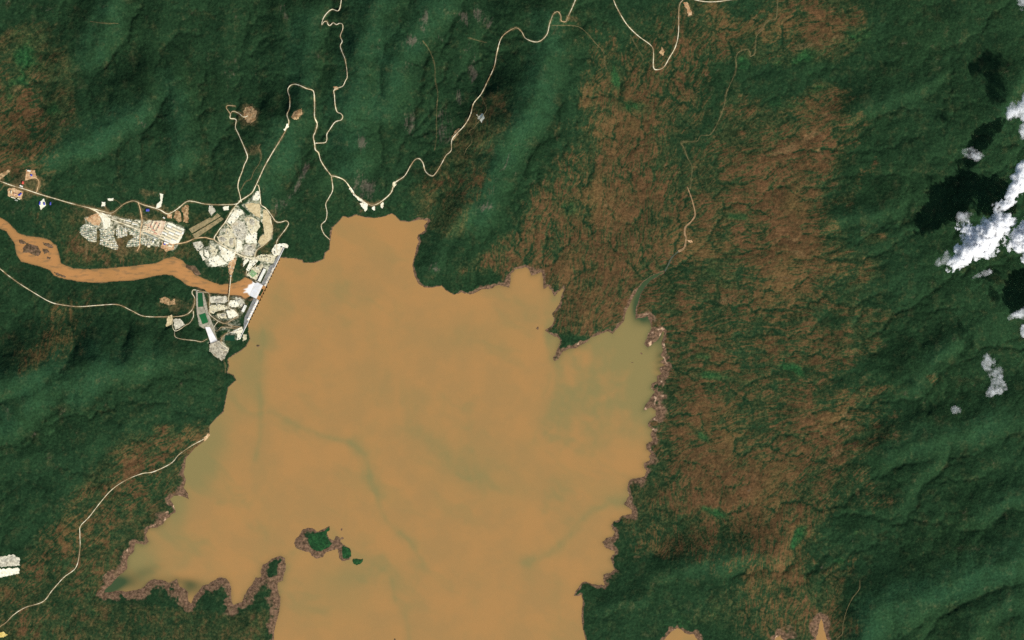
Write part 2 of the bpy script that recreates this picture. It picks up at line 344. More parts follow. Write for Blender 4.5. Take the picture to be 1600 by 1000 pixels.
ROADS = [  # name, width, material, label, points
 ('dirt_road',2.1,'road','wide pale main road running past the camp to the western map edge',[(-60,262),(0,283),(16,289),(40,296),(64,304),(88,311),(112,318),(136,324),(160,330),(173,333),(181,329),(192,320),(200,316),(210,314),(224,320),(248,327),(261,334),(270,331),(279,325),(292,315),(303,315),(322,319),(346,320),(368,319),(375,315)]),
 ('dirt_road',2.6,'road','straight dusty street through the middle of the workers camp',[(140,325),(150,330),(160,336),(180,345),(199,352),(218,360),(223,367)]),
 ('dirt_road',2.2,'dirtroad','orange earth street crossing the camp from north to south',[(216,316),(219,326),(221,336),(222,346),(220,357),(219,368),(218,384),(214,392)]),
 ('dirt_road',1.7,'road','pale hairpin road climbing to the western hilltop clearing',[(377,316),(375,305),(372,292),(374,280),(378,270),(382,258),(387,246),(383,233),(373,210),(368,199),(369,187),(360,185),(360,178),(354,169),(356,165),(368,166)]),
 ('dirt_road',1.5,'road','short spur road curving into the western hilltop clearing',[(360,178),(364,174),(373,177),(381,183),(388,181)]),
 ('dirt_track',1.1,'track','faint track beside the hairpin road ending at a small bare patch',[(376,298),(384,284),(392,280),(397,268),(404,258),(408,249),(408,239),(404,231),(407,226)]),
 ('dirt_road',2.1,'road','bright road looping over the ridge north of the construction site',[(373,315),(383,309),(394,301),(400,290),(406,277),(414,260),(426,239),(439,218),(448,202),(452,191),(449,180),(453,169),(453,153),(450,142),(453,135),(460,132),(469,134),(480,139),(488,141),(491,146),(492,164),(492,183),(496,194),(493,206),(490,214),(492,225),(493,234),(498,239),(501,250),(508,262),(518,275)]),
 ('dirt_road',1.6,'road','road skirting the eastern edge of the construction site to the dam',[(401,289),(404,290),(406,299),(407,312),(408,320),(416,326),(424,336),(431,346),(439,347),(447,345),(451,349),(447,357),(440,366),(433,376),(432,386),(434,396)]),
 ('dirt_road',1.9,'road','road winding north from the fork with tight bends at the top edge',[(493,224),(508,223),(511,218),(511,210),(516,202),(524,191),(533,188),(536,183),(533,178),(527,175),(524,164),(523,150),(522,142),(528,138),(536,135),(540,127),(543,119),(540,95),(535,82),(532,72),(535,65),(532,57),(536,45),(535,38),(530,37),(526,39),(521,36),(516,40),(513,39),(511,34),(507,34),(503,39),(505,30),(511,21),(519,15),(529,17),(533,5),(535,-20),(540,-60)]),
 ('dirt_road',2.1,'road','long road along the northern shore climbing to the top edge',[(518,275),(525,276),(537,281),(545,290),(552,302),(565,312),(578,320),(586,320),(597,314),(611,301),(617,286),(632,275),(641,260),(648,250),(655,248),(661,255),(665,268),(675,275),(682,269),(691,254),(697,243),(705,235),(707,217),(725,197),(735,180),(740,162),(752,147),(762,127),(772,105),(776,85),(781,65),(787,55),(798,47),(807,44),(815,50),(822,61),(840,66),(854,55),(859,37),(865,22),(872,19),(876,25),(877,33),(884,34),(887,27),(895,10),(902,-10),(915,-60)]),
 ('dirt_road',1.9,'road','deep V-shaped road bend hanging from the top edge',[(940,-60),(958,-2),(967,18),(980,39),(997,56),(1017,71),(1021,82),(1021,105),(1027,109),(1037,105),(1046,90),(1055,74),(1060,52),(1061,12),(1067,0),(1076,-6),(1087,0),(1110,3),(1138,0),(1170,-10),(1230,-60)]),
 ('dirt_track',1.25,'track','thin pale track winding down the eastern valley to the dry stream',[(1215,-30),(1215,0),(1213,27),(1209,30),(1198,34),(1190,46),(1182,57),(1180,72),(1179,84),(1172,88),(1172,82),(1167,77),(1155,81),(1150,90),(1149,112),(1135,145),(1131,167),(1122,190),(1110,210),(1095,212),(1088,221),(1065,222),(1069,232),(1074,246),(1081,260),(1080,280),(1078,295)]),
 ('dirt_road',1.8,'road','road on the south bank of the river coming from the western edge',[(-60,370),(0,420),(26,440),(51,456),(77,471),(95,476),(123,479),(154,477),(184,476),(205,485),(225,494),(256,495),(282,494),(294,490),(300,484)]),
 ('dirt_road',1.6,'road','road hugging the western side of the two green spillway ponds',[(294,490),(300,484),(304,473),(304,465),(300,458),(302,453),(309,454),(318,456),(326,458),(328,468),(327,481),(327,490),(333,496),(342,502),(352,505),(365,498),(372,494),(368,487),(358,482)]),
 ('dirt_road',1.3,'road','loop road around the grey yard west of the spillway ponds',[(302,486),(302,495),(296,505),(290,508),(282,514),(274,517),(270,511),(270,498)]),
 ('dirt_road',1.3,'road','thin road swinging south of the grey yard to the white chute',[(273,517),(274,526),(285,530),(304,532),(315,534),(323,530)]),
 ('dirt_road',1.5,'road','upper service road to the southern end of the dam',[(352,505),(366,510),(376,511),(378,514),(365,518),(354,521),(346,529),(346,537),(352,542),(357,545),(354,548),(344,545)]),
 ('dirt_road',1.3,'road','small hairpin service road between chute and dam',[(341,502),(336,508),(334,514),(338,517),(343,514),(346,511),(358,512),(373,513)]),
 ('dirt_track',1.1,'track','short track running south from the chute along the shore',[(349,560),(352,572),(352,582)]),
 ('dirt_road',1.4,'road','narrow road dropping from the fork to the northern lake shore',[(518,276),(520,296),(514,309),(509,319),(511,332),(509,344),(502,352),(506,365),(516,375)]),
 ('dirt_road',1.6,'road','road along the south-western hills ending at the lake shore clearing',[(322,683),(317,687),(300,696),(280,710),(267,724),(240,737),(222,740),(197,750),(175,765),(157,785),(140,807),(126,822),(125,835),(125,857),(119,886),(100,902),(82,922),(67,940),(40,949),(22,960),(10,972),(0,979),(-60,1020)]),
 ('dirt_track',1.0,'track','thin track beside the muddy inlets at the south-eastern map edge',[(1343,905),(1342,920),(1331,935),(1322,955),(1317,975),(1316,990),(1307,999),(1300,1020)]),
 ('dirt_track',0.8,'track','brownish trail south of the road loops at the top centre',[(862,40),(900,41),(917,52),(930,67),(942,80),(944,92),(947,107)]),
 ('dirt_track',0.8,'track','straight faint trail inside the western arm of the V-shaped road',[(985,55),(993,70),(1000,82),(1006,95)]),
 ('dirt_track',0.7,'track','very faint vertical trail through the northern forest',[(661,65),(670,77),(679,100),(680,125),(684,147),(682,175),(682,212),(679,235)]),
 ('dirt_track',0.9,'track','short pale scar line left of the long northern road',[(731,59),(745,63),(760,67)]),
 ('dirt_track',0.8,'track','small pale scar line in the north-western forest',[(142,34),(165,37),(185,37)]),
 ('dirt_track',1.0,'track','crooked track among fields east of the long northern road',[(752,150),(757,162),(760,172),(754,182),(740,200),(733,205),(737,215),(736,224),(729,233),(725,242)]),
 ('dirt_road',2.4,'road','main loop road inside the construction site above the bridge',[(371,318),(362,330),(352,347),(345,356),(340,363),(335,374),(349,384),(368,395),(384,402),(399,403),(413,401),(426,401),(434,398)]),
 ('dirt_road',1.6,'road','inner road cutting through the middle of the construction site',[(352,347),(360,355),(367,365),(368,382),(368,395)]),
 ('dirt_road',2.3,'dirtroad','earth road joining the barrack field to the construction site',[(264,380),(276,381),(292,378),(304,373),(319,371),(328,373),(335,374)]),
 ('dirt_road',1.5,'road','road under the eastern tan terrace of the construction site',[(398,404),(399,396),(402,390),(412,383),(420,376),(424,368),(425,355),(422,342)]),
 ('dirt_road',2.6,'dirtroad','earth ramp from the construction site down to the bridge',[(368,396),(364,404),(361,412),(361,420),(360.4,437)]),
 ('dirt_road',1.4,'road','road end rising from the southern bridge head',[(358,460),(357,466),(358,474),(358,482)]),
 ('dirt_road',1.2,'road','pale service road looping around the settling basin by the dam',[(395,404),(392,412),(386,422),(385,431),(393,424),(400,414)]),
 ('dirt_road',1.0,'track','short link road to a small white pad north of the camp road',[(170,332),(166,326),(163,320)]),
 ('dirt_road',1.0,'track','short link road to a pair of pale pads north of the camp',[(190,320),(183,314),(176,311)]),
 ('dirt_road',1.6,'dirtroad','earth road curving up to the hillside compound by the western edge',[(57,301),(59,294),(61,287),(60,281),(55,278),(49,277)]),
 ('dirt_road',1.2,'track','thin branch road at the far western edge',[(8,287),(0,297),(-20,312)]),
 ('dirt_track',0.8,'track','thin trail running south from the fan-shaped house block',[(135,378),(135,390),(134,405)]),
 ('dirt_track',0.8,'track','green-edged trail from the barracks down to the river',[(252,374),(247,383),(242,394)]),
]
for r in ROADS: r_pts = smooth(r[4]); ROADS[ROADS.index(r)] = r + (r_pts,)

# yards: (kind, polygon)
YARDS = [
 ('terrace','upper strip of the long terraced tan platform west of the loop road',Z1([(280,487),(562,332),(592,362),(312,528)])),
 ('terrace','lower strip of the long terraced tan platform west of the loop road',Z1([(318,540),(598,370),(622,390),(345,585)])),
 ('white','white yard beside the top of the construction loop road',Z1([(738,300),(800,300),(812,335),(770,360),(745,400),(700,440),(660,410),(700,350)])),
 ('grey','grey gravel yard in the centre of the construction site',Z1([(700,460),(770,400),(850,440),(850,490),(840,560),(800,600),(770,590),(730,540)])),
 ('beige','beige heap yard with rounded edge near the site centre',Z1([(825,390),(860,370),(900,372),(960,400),(975,460),(950,500),(900,520),(860,490),(850,430)])),
 ('tan','long tan terrace on the eastern side of the construction site',Z1([(1000,300),(1040,298),(1080,380),(1100,480),(1090,560),(1040,620),(990,645),(960,612),(980,560),(1020,530),(1010,450),(985,370)])),
 ('tan','tan sloping yard at the northern tip of the construction site',Z1([(830,250),(920,220),(972,235),(977,300),(978,378),(930,352),(870,300)])),
 ('white','small white yard at the top of the site between two roads',Z1([(905,200),(940,125),(968,115),(974,185),(950,205)])),
 ('white','white block yard right of the grey gravel yard',Z1([(830,575),(850,545),(920,500),(945,530),(940,620),(840,620)])),
 ('grey','grey square yard above the eastern end of the loop road',Z1([(815,645),(935,635),(920,738),(860,745),(795,722)])),
 ('white','pale strip yard between inner road and grey gravel yard',Z1([(742,560),(800,605),(800,680),(762,708),(742,700)])),
 ('beige','beige ground around two grey heaps inside the loop road',Z1([(560,560),(640,540),(650,480),(700,490),(728,550),(728,655),(690,668),(650,640),(585,615)])),
 ('grey','dark striped yard south of the earth access road',Z1([(322,622),(390,610),(428,650),(368,700),(345,672)])),
 ('white','narrow white yard at the western corner above the river',Z1([(385,705),(420,698),(442,780),(418,790)])),
 ('white','small wedge yard beside the dark striped yard',Z1([(436,690),(488,715),(470,770),(440,740)])),
 ('beige','beige wedge yard below the loop road',Z1([(490,640),(560,690),(545,735),(515,745),(488,690)])),
 ('white','large white yard south of the loop road',Z1([(575,650),(735,722),(712,785),(650,800),(600,740)])),
 ('white','sandy white yard nearest the river bend',Z1([(468,785),(560,745),(600,770),(655,825),(560,842),(505,852)])),
 ('dirt','tan bridge approach yard above the northern bridge head',Z1([(665,830),(735,765),(745,790),(712,900),(695,965),(680,930)])),
 ('white','pale abutment yard at the northern end of the dam',Z1([(1088,700),(1130,640),(1220,628),(1250,650),(1240,672),(1205,668),(1172,738),(1120,745)])),
 ('beige','pale sloping yard behind the northern powerhouse',Z1([(930,765),(1000,735),(1080,742),(1125,755),(1100,820),(1040,800),(960,790)])),
 ('white','bright yard strip between loop road and settling basin',Z1([(845,878),(880,800),(955,785),(940,820),(890,860),(865,900)])),
 ('beige','beige yard around the settling basin beside the dam',Z1([(850,935),(905,870),(960,850),(1000,830),(1010,845),(975,905),(940,985),(900,962)])),
 ('white','small white yard left of the river end of the site road',Z1([(818,805),(850,772),(872,792),(812,850)])),
 ('grey','small grey yard hanging below the long access road',Z1([(480,262),(512,260),(542,310),(502,350),(480,312)])),
 ('white','tiny bright pad beside the road above the terraced platform',Z1([(620,270),(668,264),(668,298),(622,302)])),
 ('hill','western of two ragged tan clearings north of the barracks',Z3([(1150,240),(1195,250),(1222,330),(1185,372),(1140,310)])),
 ('hill','eastern of two ragged tan clearings north of the barracks',Z3([(1215,205),(1278,190),(1275,368),(1232,350)])),
 ('dirt','pinkish square clearing where the main road dips',Z3([(1070,280),(1120,278),(1116,320),(1070,322)])),
 ('white','cream coloured plaza where the camp street begins',Z3([(398,285),(450,268),(518,322),(512,400),(455,432),(440,345)])),
 ('dirt','orange earth yard at the western entrance of the camp',Z3([(268,322),(330,290),(392,262),(432,350),(405,388),(345,382)])),
 ('white','pale yard under the eastern barrack field',Z3([(1010,510),(1040,405),(1072,350),(1242,428),(1205,520),(1180,562),(1112,570)])),
 ('pink','pinkish yard under the western barrack field',Z3([(838,395),(920,345),(1060,345),(1015,500),(830,440)])),
 ('beige','long grey-green roofed strip below the western barracks',Z3([(830,445),(850,440),(1000,500),(985,520),(950,510),(835,472)])),
 ('dirt','earth yard of the workshop south of the barrack field',Z3([(1020,545),(1142,572),(1132,630),(1062,642),(1008,602)])),
 ('white','square white pad north of the camp road',Z3([(430,160),(468,160),(468,205),(432,200)])),
 ('white','small pale pad at the end of a link road north of the camp',Z3([(488,125),(545,125),(545,150),(495,145)])),
 ('dirt','dirt compound by the western road with blue roofs',Z4([(75,345),(130,335),(232,372),(210,448),(80,415)])),
 ('dirt','hillside dirt compound above the western road',Z4([(255,155),(345,165),(360,240),(300,250),(250,262)])),
 ('white','pale yard between two blue roofed sheds south of the western road',Z4([(395,470),(430,435),(450,500),(405,550),(385,510)])),
 ('hill','pale clearing at the western edge of the picture',Z4([(-20,260),(-20,215),(30,190),(95,150),(100,170),(40,225),(10,258)])),
 ('white','pale pad north of the shed by the road bend',Z3([(1000,75),(1035,85),(1020,160),(1000,215),(962,222),(965,185),(1005,150)])),
 ('grey','pale grey oval stockyard beside the spillway ponds',Z2([(555,272),(710,270),(715,318),(645,350),(562,352)])),
 ('white','bright white star-shaped yard south of the bridge',Z2([(752,312),(800,306),(832,350),(795,378),(728,352)])),
 ('grey','grey gravel yard next to the southern powerhouse',Z2([(790,280),(850,286),(882,330),(872,382),(838,345)])),
 ('beige','mottled pale yard below the oval stockyard',Z2([(552,360),(640,352),(712,365),(722,400),(640,402),(585,440),(545,420)])),
 ('white','white yard ringed by service roads near the southern powerhouse',Z2([(715,410),(780,400),(822,455),(762,480),(700,470)])),
 ('beige','brownish pale yard beside the dark trees near the spillway',Z2([(620,440),(700,440),(710,480),(640,485)])),
 ('grey','pale grey tilted yard beside the south bank road',Z2([(192,490),(268,490),(305,545),(212,600)])),
 ('tan','tan yard at the junction of the south bank road',Z2([(140,458),(183,452),(180,540),(118,570),(130,510)])),
 ('hill','pinkish earth clearing on the south bank above the road',Z2([(60,282),(140,280),(170,318),(200,290),(222,350),(140,350),(62,330)])),
 ('white','pale abutment yard at the southern end of the dam',Z2([(700,640),(770,612),(860,568),(872,600),(838,690),(800,690),(795,650)])),
 ('beige','small pale yard on the lake side of the southern dam end',Z2([(878,645),(905,640),(908,680),(875,700)])),
 ('rubble','rocky grey approach ground above the white chute',Z2([(548,742),(640,702),(690,760),(735,775),(690,870),(662,888),(600,850),(545,800)])),
 ('hill','bare hilltop clearing with scattered rubble',[(382,168),(394,166),(402,174),(400,188),(392,194),(383,188),(380,178)]),
 ('hill','orange hilltop clearing beside the road loop',[(455,184),(460,175),(472,169),(473,178),(469,185),(464,188),(457,186)]),
 ('white','small cream layby where the ridge road straightens',[(443,203),(451,192),(452,198),(446,206)]),
 ('dirt','reddish layby at the bend of the road winding north',[(520,136),(528,135),(530,140),(523,143)]),
 ('white','long pale cut slope along the shore road bend',[(544,290),(548,292),(556,304),(567,313),(576,318),(574,321),(563,315),(553,306),(546,297)]),
 ('beige','small pale cut slope where the shore road climbs again',[(613,286),(618,283),(620,288),(615,294)]),
 ('white','western of three white spoil fans under the shore road',[(562,318),(567,315),(576,322),(573,328),(571,331),(566,325)]),
 ('white','middle of three white spoil fans under the shore road',[(580,323),(586,322),(586,330),(581,328)]),
 ('white','eastern of three white spoil fans under the shore road',[(594,318),(600,314),(599,326),(595,325)]),
 ('grey','upper grey-white bench of the quarry at the left edge',[(-40,869),(0,870),(21,866),(32,873),(31,884),(0,886),(-40,887)]),
 ('white','lower white bench of the quarry at the left edge',[(-40,890),(0,888.5),(30,886.5),(31,896),(0,903),(-40,907)]),
 ('dirt','orange shore clearing where the south-western road ends',[(318,684),(325,676),(330,679),(326,686),(319,690)]),
 ('white','bright yard with white heaps east of the northern road',[(744,178),(748,181),(756,177),(758,184),(752,192),(747,186)]),
 ('hill','tan roadside clearing on the long northern road',[(711,204),(718,200),(716,210),(708,222),(706,214)]),
 ('hill','small triangular clearing inside the V-shaped road bend',[(1030,84),(1034,72),(1039,82),(1036,88)]),
 ('dirt','small orange clearing at the eastern arm of the V-shaped road',[(1066,4),(1074,3),(1078,11),(1082,24),(1075,26),(1072,14)]),
 ('dirt','tiny orange clearing beside the dry stream',[(1073,376),(1080,374),(1084,379),(1079,380)]),
 ('yellow','yellow sandy clearing in the lower left corner',[(-10,990),(6,987),(12,992),(4,996),(-10,997)]),
]
PONDS = [
 ('pond','northern rectangular dark green pond in the spillway channel',(34,92,52),Z2([(430,236),(474,236),(487,370),(432,374)])),
 ('pond','southern tilted dark green pond in the spillway channel',(36,104,58),Z2([(438,452),(505,430),(535,522),(478,542)])),
 ('pond','dark green rectangular pond behind the southern dam end',(24,66,44),Z2([(702,650),(795,650),(790,704),(690,700)])),
 ('pond','pale green settling basin beside the northern powerhouse',(140,172,120),Z1([(868,922),(898,880),(950,922),(905,960)])),
]
CHUTE = Z2([(414,214),(428,214),(431,226),(480,228),(515,330),(530,425),(575,535),(622,690),(600,728),(556,738),(528,640),(500,580),(445,560),(424,445),(416,330)])

# ------------------------------------------------------------------ grade the relief under yards and roads
def mean_h(P):
    s, d = local_sdf(P, 2); m = d < 0
    return float(H[s][m].mean()) if m.any() else float(H[s].mean())
def grade(P, z, fall=None):
    if fall is None:
        cx = sum(p[0] for p in P) / len(P); cy = sum(p[1] for p in P) / len(P); fall = 5.0 if cx < 460 and 280 < cy < 560 else 20.0
    s, d = local_sdf(P, fall + 2)
    wgt = 1 - sstep(0.3, fall, d); H[s] = H[s] * (1 - wgt) + z * wgt
for i, (k, lab, P) in enumerate(YARDS):
    cx = sum(p[0] for p in P) / len(P); cy = sum(p[1] for p in P) / len(P)
    if 290 < cx < 455 and 280 < cy < 560 and k != 'terrace':
        YARDS[i] = (k, lab, [(x + .7 * (x - cx) / (math.hypot(x - cx, y - cy) + .1), y + .7 * (y - cy) / (math.hypot(x - cx, y - cy) + .1)) for x, y in P])
_a = np.array((444.5, 387.0)); _b = (np.array((376.0, 528.0)) - _a) / 156.76; _n = np.array((-_b[1], _b[0]))
grade([tuple(_a + _b * q + _n * v) for q, v in ((30, .5), (66, .5), (66, 18), (44, 18), (36, 9))], RIVER_Z + 5, 7.0)
grade([tuple(_a + _b * q + _n * v) for q, v in ((92, .5), (132, .5), (124, 8), (119, 19), (106, 19), (92, 12))], RIVER_Z + 5, 7.0)
def drape(P):
    cx = sum(p[0] for p in P) / len(P); cy = sum(p[1] for p in P) / len(P)
    return not (cx < 460 and 270 < cy < 560)
YZ = []
for k, lab, P in YARDS:
    z = max(mean_h(P), RIVER_Z + 6) if not lab.startswith('rocky grey') else RIVER_Z + 32
    if drape(P): YZ.append(None)
    else: grade(P, z); YZ.append(z)
z_chute = RIVER_Z + 10; print('approach', YZ[[y[1][:12] for y in YARDS].index('rocky grey a')], 'mean', mean_h(CHUTE)); grade(CHUTE, z_chute, 8)
PZ = []
for n, lab, c, P in PONDS:
    z = z_chute + 3.0 if P[0][0] < 325 else mean_h(P) + (0.2 if P[0][1] > 500 else 3.0)
    if P[0][0] >= 325: grade(P, z - 1.5)
    PZ.append(z)
HS = H.copy()
for _ in range(4):
    HS[1:-1, 1:-1] = (HS[1:-1, 1:-1] * 2 + HS[:-2, 1:-1] + HS[2:, 1:-1] + HS[1:-1, :-2] + HS[1:-1, 2:]) / 6
road_d = np.full(X.shape, 99, np.float32)
for r in ROADS:
    pts = [tuple(p) for p in r[5][::2]] + [tuple(r[5][-1])]
    for k in range(0, len(pts) - 1, 12):
        seg = pts[k:k + 13]
        s, d, _, _ = line_dist(seg, 8); road_d[s] = np.minimum(road_d[s], d + (2.1 - r[1]) * 0.8)
wgt = (1 - sstep(1.5, 4.5, road_d)) * (d_res > 0.8) * (d_riv > 0.5)
H = H * (1 - wgt) + HS * wgt
del HS
def hz(px, py):
    px = np.atleast_1d(np.asarray(px, float)); py = np.atleast_1d(np.asarray(py, float))
    i = np.clip(np.searchsorted(XA, px) - 1, 0, NX - 2); j = np.clip(np.searchsorted(YA, py) - 1, 0, NY - 2)
    fx = (px - XA[i]) / (XA[i + 1] - XA[i]); fy = (py - YA[j]) / (YA[j + 1] - YA[j])
    return (H[j, i] * (1 - fx) + H[j, i + 1] * fx) * (1 - fy) + (H[j + 1, i] * (1 - fx) + H[j + 1, i + 1] * fx) * fy
def hz1(x, y): return float(hz(x, y)[0])

# ------------------------------------------------------------------ land cover: streaked soil, grass, mud, rock
FLOW = [(950,200,100),(900,300,112),(1000,300,95),(1080,100,110),(1200,60,160),(1280,150,163),(1200,250,158),(1250,330,150),(1150,400,4),(1250,420,10),(1150,500,170),(1100,580,175),
 (1250,560,15),(1300,660,160),(1230,740,138),(1150,700,165),(1100,800,92),(1200,830,90),(1270,900,95),(1320,950,97),(40,130,140),(180,780,140),(120,880,130),(700,100,95),(560,100,95),
 (300,100,108),(150,100,150),(1450,500,165),(1500,800,155),(1450,150,150),(60,520,100),(250,700,150),(740,300,115),(780,430,95),(250,960,95),(1050,900,90),(1180,330,170)]
gx0 = np.arange(-30, 1632, 1.4); gy0 = np.arange(-30, 1032, 1.4)
GX, GY = np.meshgrid(gx0.astype(np.float32), gy0.astype(np.float32))
sw = np.zeros_like(GX) + 1e-6; cs = np.zeros_like(GX); sn = np.zeros_like(GX)
for x, y, a in FLOW:
    g = np.exp(-((GX - x) ** 2 + (GY - y) ** 2) / (2 * 75.0 ** 2)) + 1e-5
    cs += g * math.cos(math.radians(2 * a)); sn += g * math.sin(math.radians(2 * a))
ang = 0.5 * np.arctan2(sn, cs) + 1.1 * fbm(GX, GY, 34, 3, .6, 61.0)
vx = np.cos(ang); vy = np.sin(ang)
wn = np.random.RandomState(3).rand(*GX.shape).astype(np.float32)
def shift_sample(A, dx, dy):
    jj, ii = np.indices(A.shape)
    i = np.clip(np.rint(ii + dx), 0, A.shape[1] - 1).astype(np.int32); j = np.clip(np.rint(jj + dy), 0, A.shape[0] - 1).astype(np.int32)
    return A[j, i]
acc = wn.copy(); cnt = 1
for sg in (1, -1):
    px = np.zeros_like(GX); py = np.zeros_like(GX)
    for k in range(7):
        lx = shift_sample(vx, px, py); ly = shift_sample(vy, px, py)
        px = px + sg * lx * 1.0; py = py + sg * ly * 1.0
        acc += shift_sample(wn, px, py); cnt += 1
lic = acc / cnt; lic = (lic - lic.mean()) / lic.std()
def from_g(A):
    i = np.clip(np.rint((XA + 30) / 1.4), 0, A.shape[1] - 1).astype(int); j = np.clip(np.rint((YA + 30) / 1.4), 0, A.shape[0] - 1).astype(int)
    return A[np.ix_(j, i)]
LIC = from_g(lic).astype(np.float32)
del lic, acc, wn, vx, vy, ang, cs, sn, GX, GY
f1 = fbm(X, Y, 60, 5, .6, 40.0); f2 = fbm(X, Y, 22, 4, .6, 45.0)
SXW = X + 50 * fbm(X, Y, 120, 4, .55, 401.); SYW = Y + 50 * fbm(X, Y, 120, 4, .55, 431.)
soil = gauss([(870,400,40,40,0,.5),(930,480,60,40,0,.6),(890,515,50,20,0,.5),(1200,900,70,40,0,.6),(1290,960,60,40,0,.7),(960,240,75,95,0,.85),(920,330,75,90,0,.7),(1010,340,75,110,0,.7),(960,430,90,50,0,.55),(1000,150,70,50,0,.55),(1090,60,60,60,0,.55),(1190,40,90,40,0,.45),(1290,25,60,22,0,.9),(1300,45,40,14,0,.6),
 (1245,55,60,26,0,.7),(1270,165,60,40,160,.7),(1215,235,90,45,160,.75),(1280,230,50,40,160,.5),(1170,310,110,50,160,.7),(1150,390,120,50,5,.7),(1250,330,55,60,0,.65),(1260,400,60,50,10,.6),(1100,470,90,45,170,.7),(1230,450,80,50,10,.55),
 (1130,545,120,45,175,.65),(1250,540,60,50,10,.7),(1110,630,110,50,170,.8),(1270,630,60,45,0,.5),(1270,690,70,60,150,.8),(1230,760,80,50,140,.75),(1150,720,110,60,160,.8),(1075,690,60,60,90,.75),(1100,790,120,55,0,.85),(1190,810,60,50,0,.6),
 (1245,870,24,60,0,.75),(1320,910,16,40,10,.7),(1345,770,18,30,0,.45),(1230,970,80,30,0,.7),(1060,850,60,30,0,.45),(1090,950,80,30,0,.3),(1395,790,40,24,0,.35),
 (40,150,60,60,140,.6),(20,220,60,50,150,.6),(60,90,50,30,140,.4),(70,510,55,40,100,.5),(130,500,80,30,100,.3),(30,540,40,30,0,.4),(230,700,60,26,150,.6),(280,685,50,20,150,.4),(180,770,60,50,140,.45),(120,870,90,60,130,.4),(40,930,70,40,130,.45),(250,760,40,50,100,.4),
 (715,290,40,70,115,.5),(760,190,40,60,115,.35),(790,420,60,28,0,.55),(830,410,40,30,0,.5),(730,430,60,20,0,.25),(1000,60,60,60,0,.25),(925,90,40,60,0,.3),(830,50,60,30,0,.25),
 (60,275,60,30,0,.25),(170,390,90,30,0,.35),(80,350,60,30,0,.3),(300,270,80,50,0,.15),(220,200,14,22,0,.35),(1350,540,16,10,0,.5),(1320,520,20,12,0,.3),(1460,590,18,8,0,.4),(1350,360,16,8,0,.5),(1330,410,30,14,0,.4),(480,330,30,30,0,.2),(560,330,60,14,0,.25),(870,470,60,40,0,.3),(1350,520,80,260,0,.16),(1180,600,60,24,165,-.35),(1140,430,60,14,5,-.35),(1090,90,60,60,0,-.08),(1200,130,60,24,160,-.2),(1090,140,50,60,0,.2),(1300,330,40,50,0,-.25),(1110,690,50,16,30,-.3),(1190,770,40,14,150,-.3),(1060,200,20,120,10,-.15),(1125,150,16,90,20,-.22),(1140,240,50,50,0,.35),(1060,170,40,60,0,.3),(1150,150,40,60,0,.3),(1060,430,40,30,0,-.2),(1170,560,60,14,5,-.3),(1330,640,70,10,160,.5),(1360,700,60,12,150,.35),(1345,480,60,10,20,.4),(1340,300,60,12,150,.4),(1330,200,50,10,160,.4),(1290,480,40,40,0,-.35),(1300,600,30,20,0,-.3),(1180,650,40,20,150,-.4),(1320,380,40,20,0,-.2)], SXW, SYW)
soil = np.clip(soil * 0.80, 0, 1.0)
f3 = fbm(X, Y, 9, 3, .6, 52.0)
soilw = sstep(.06, .40, soil)
vein = sstep(.1, 1.0, gully_f)
crest = np.clip(-ridge_f, -1, 1)
brown = sstep(-.15, 1.15, soil * 1.05 + soilw * (.45 * fbm(X, Y, 130, 4, .55, 555.) + .27 * LIC + .50 * f2 + .65 * f1 + .45 * f3 + .3 * crest) - .21 - .5 * soilw * vein)
brown = np.clip(brown + 0.22 * np.clip(f2 * 1.4 + f3 * .8 + LIC * .12 - .15, 0, 1) * (offm < .5), 0, 1)
grass = gauss([(990,168,34,14,10,1),(960,108,10,24,0,.8),(965,130,8,16,0,.7),(1175,60,16,16,0,.8),(1160,96,16,20,0,.8),(1107,586,34,9,5,1),(1097,556,18,10,0,.8),(1050,455,12,8,0,.7),(892,325,22,18,0,.9),(1150,338,32,9,5,.9),(1115,425,20,12,0,.7),(1140,445,26,12,0,.6),
 (1117,802,30,9,15,1),(1095,680,26,9,40,.9),(1250,583,22,8,20,.9),(1230,572,24,8,0,.7),(1250,832,10,18,25,1),(1240,850,8,14,30,.9),(1310,878,12,8,0,.8),(40,90,22,22,0,1),(30,128,22,14,0,.8),(85,172,20,18,0,.9),(15,150,10,18,0,.7),(80,110,26,22,0,.5),(60,60,24,14,0,.4),(1280,140,26,12,160,.7),(1340,50,26,16,0,.6),
 (1260,80,14,20,0,.5),(1240,95,60,12,165,.7),(1240,165,20,10,0,.7),(1210,160,18,14,0,.7),(1090,160,20,24,0,.5),(1100,200,10,16,0,.6),(1240,770,40,14,150,.5),(1330,840,10,40,20,.4),(1280,840,24,26,0,.4),(1160,600,30,12,10,.5),(1190,690,30,16,160,.4),(740,340,30,24,0,.4),(760,200,26,30,0,.5),(640,320,30,14,0,.5),(245,495,20,10,0,.5),(140,240,34,14,160,.4),(500,350,14,20,0,.3),(95,880,10,8,0,.6),
 (870,380,10,20,0,.5),(1020,320,10,22,0,.4),(1280,110,30,10,160,.6),(940,870,16,8,0,.4),(1330,70,80,24,20,.45),(1050,970,40,30,0,.5),(1130,960,50,30,0,.5),(960,960,34,36,0,.35),(200,440,120,14,0,.25),(40,440,40,14,0,.3)])
grass = np.clip(sstep(.25, 1.15, grass + .45 * f2 + .25 * f1 + .3 * f3 + .06 * LIC), 0, 1)
for P in (ISL1G, ISL2G, ISL3):
    s, d = local_sdf(P, 8); grass[s] = np.maximum(grass[s], .8 * (1 - sstep(-.8, .8, d + .6 * perlin(X[s] / 3, Y[s] / 3))))
brown *= 1 - .8 * grass
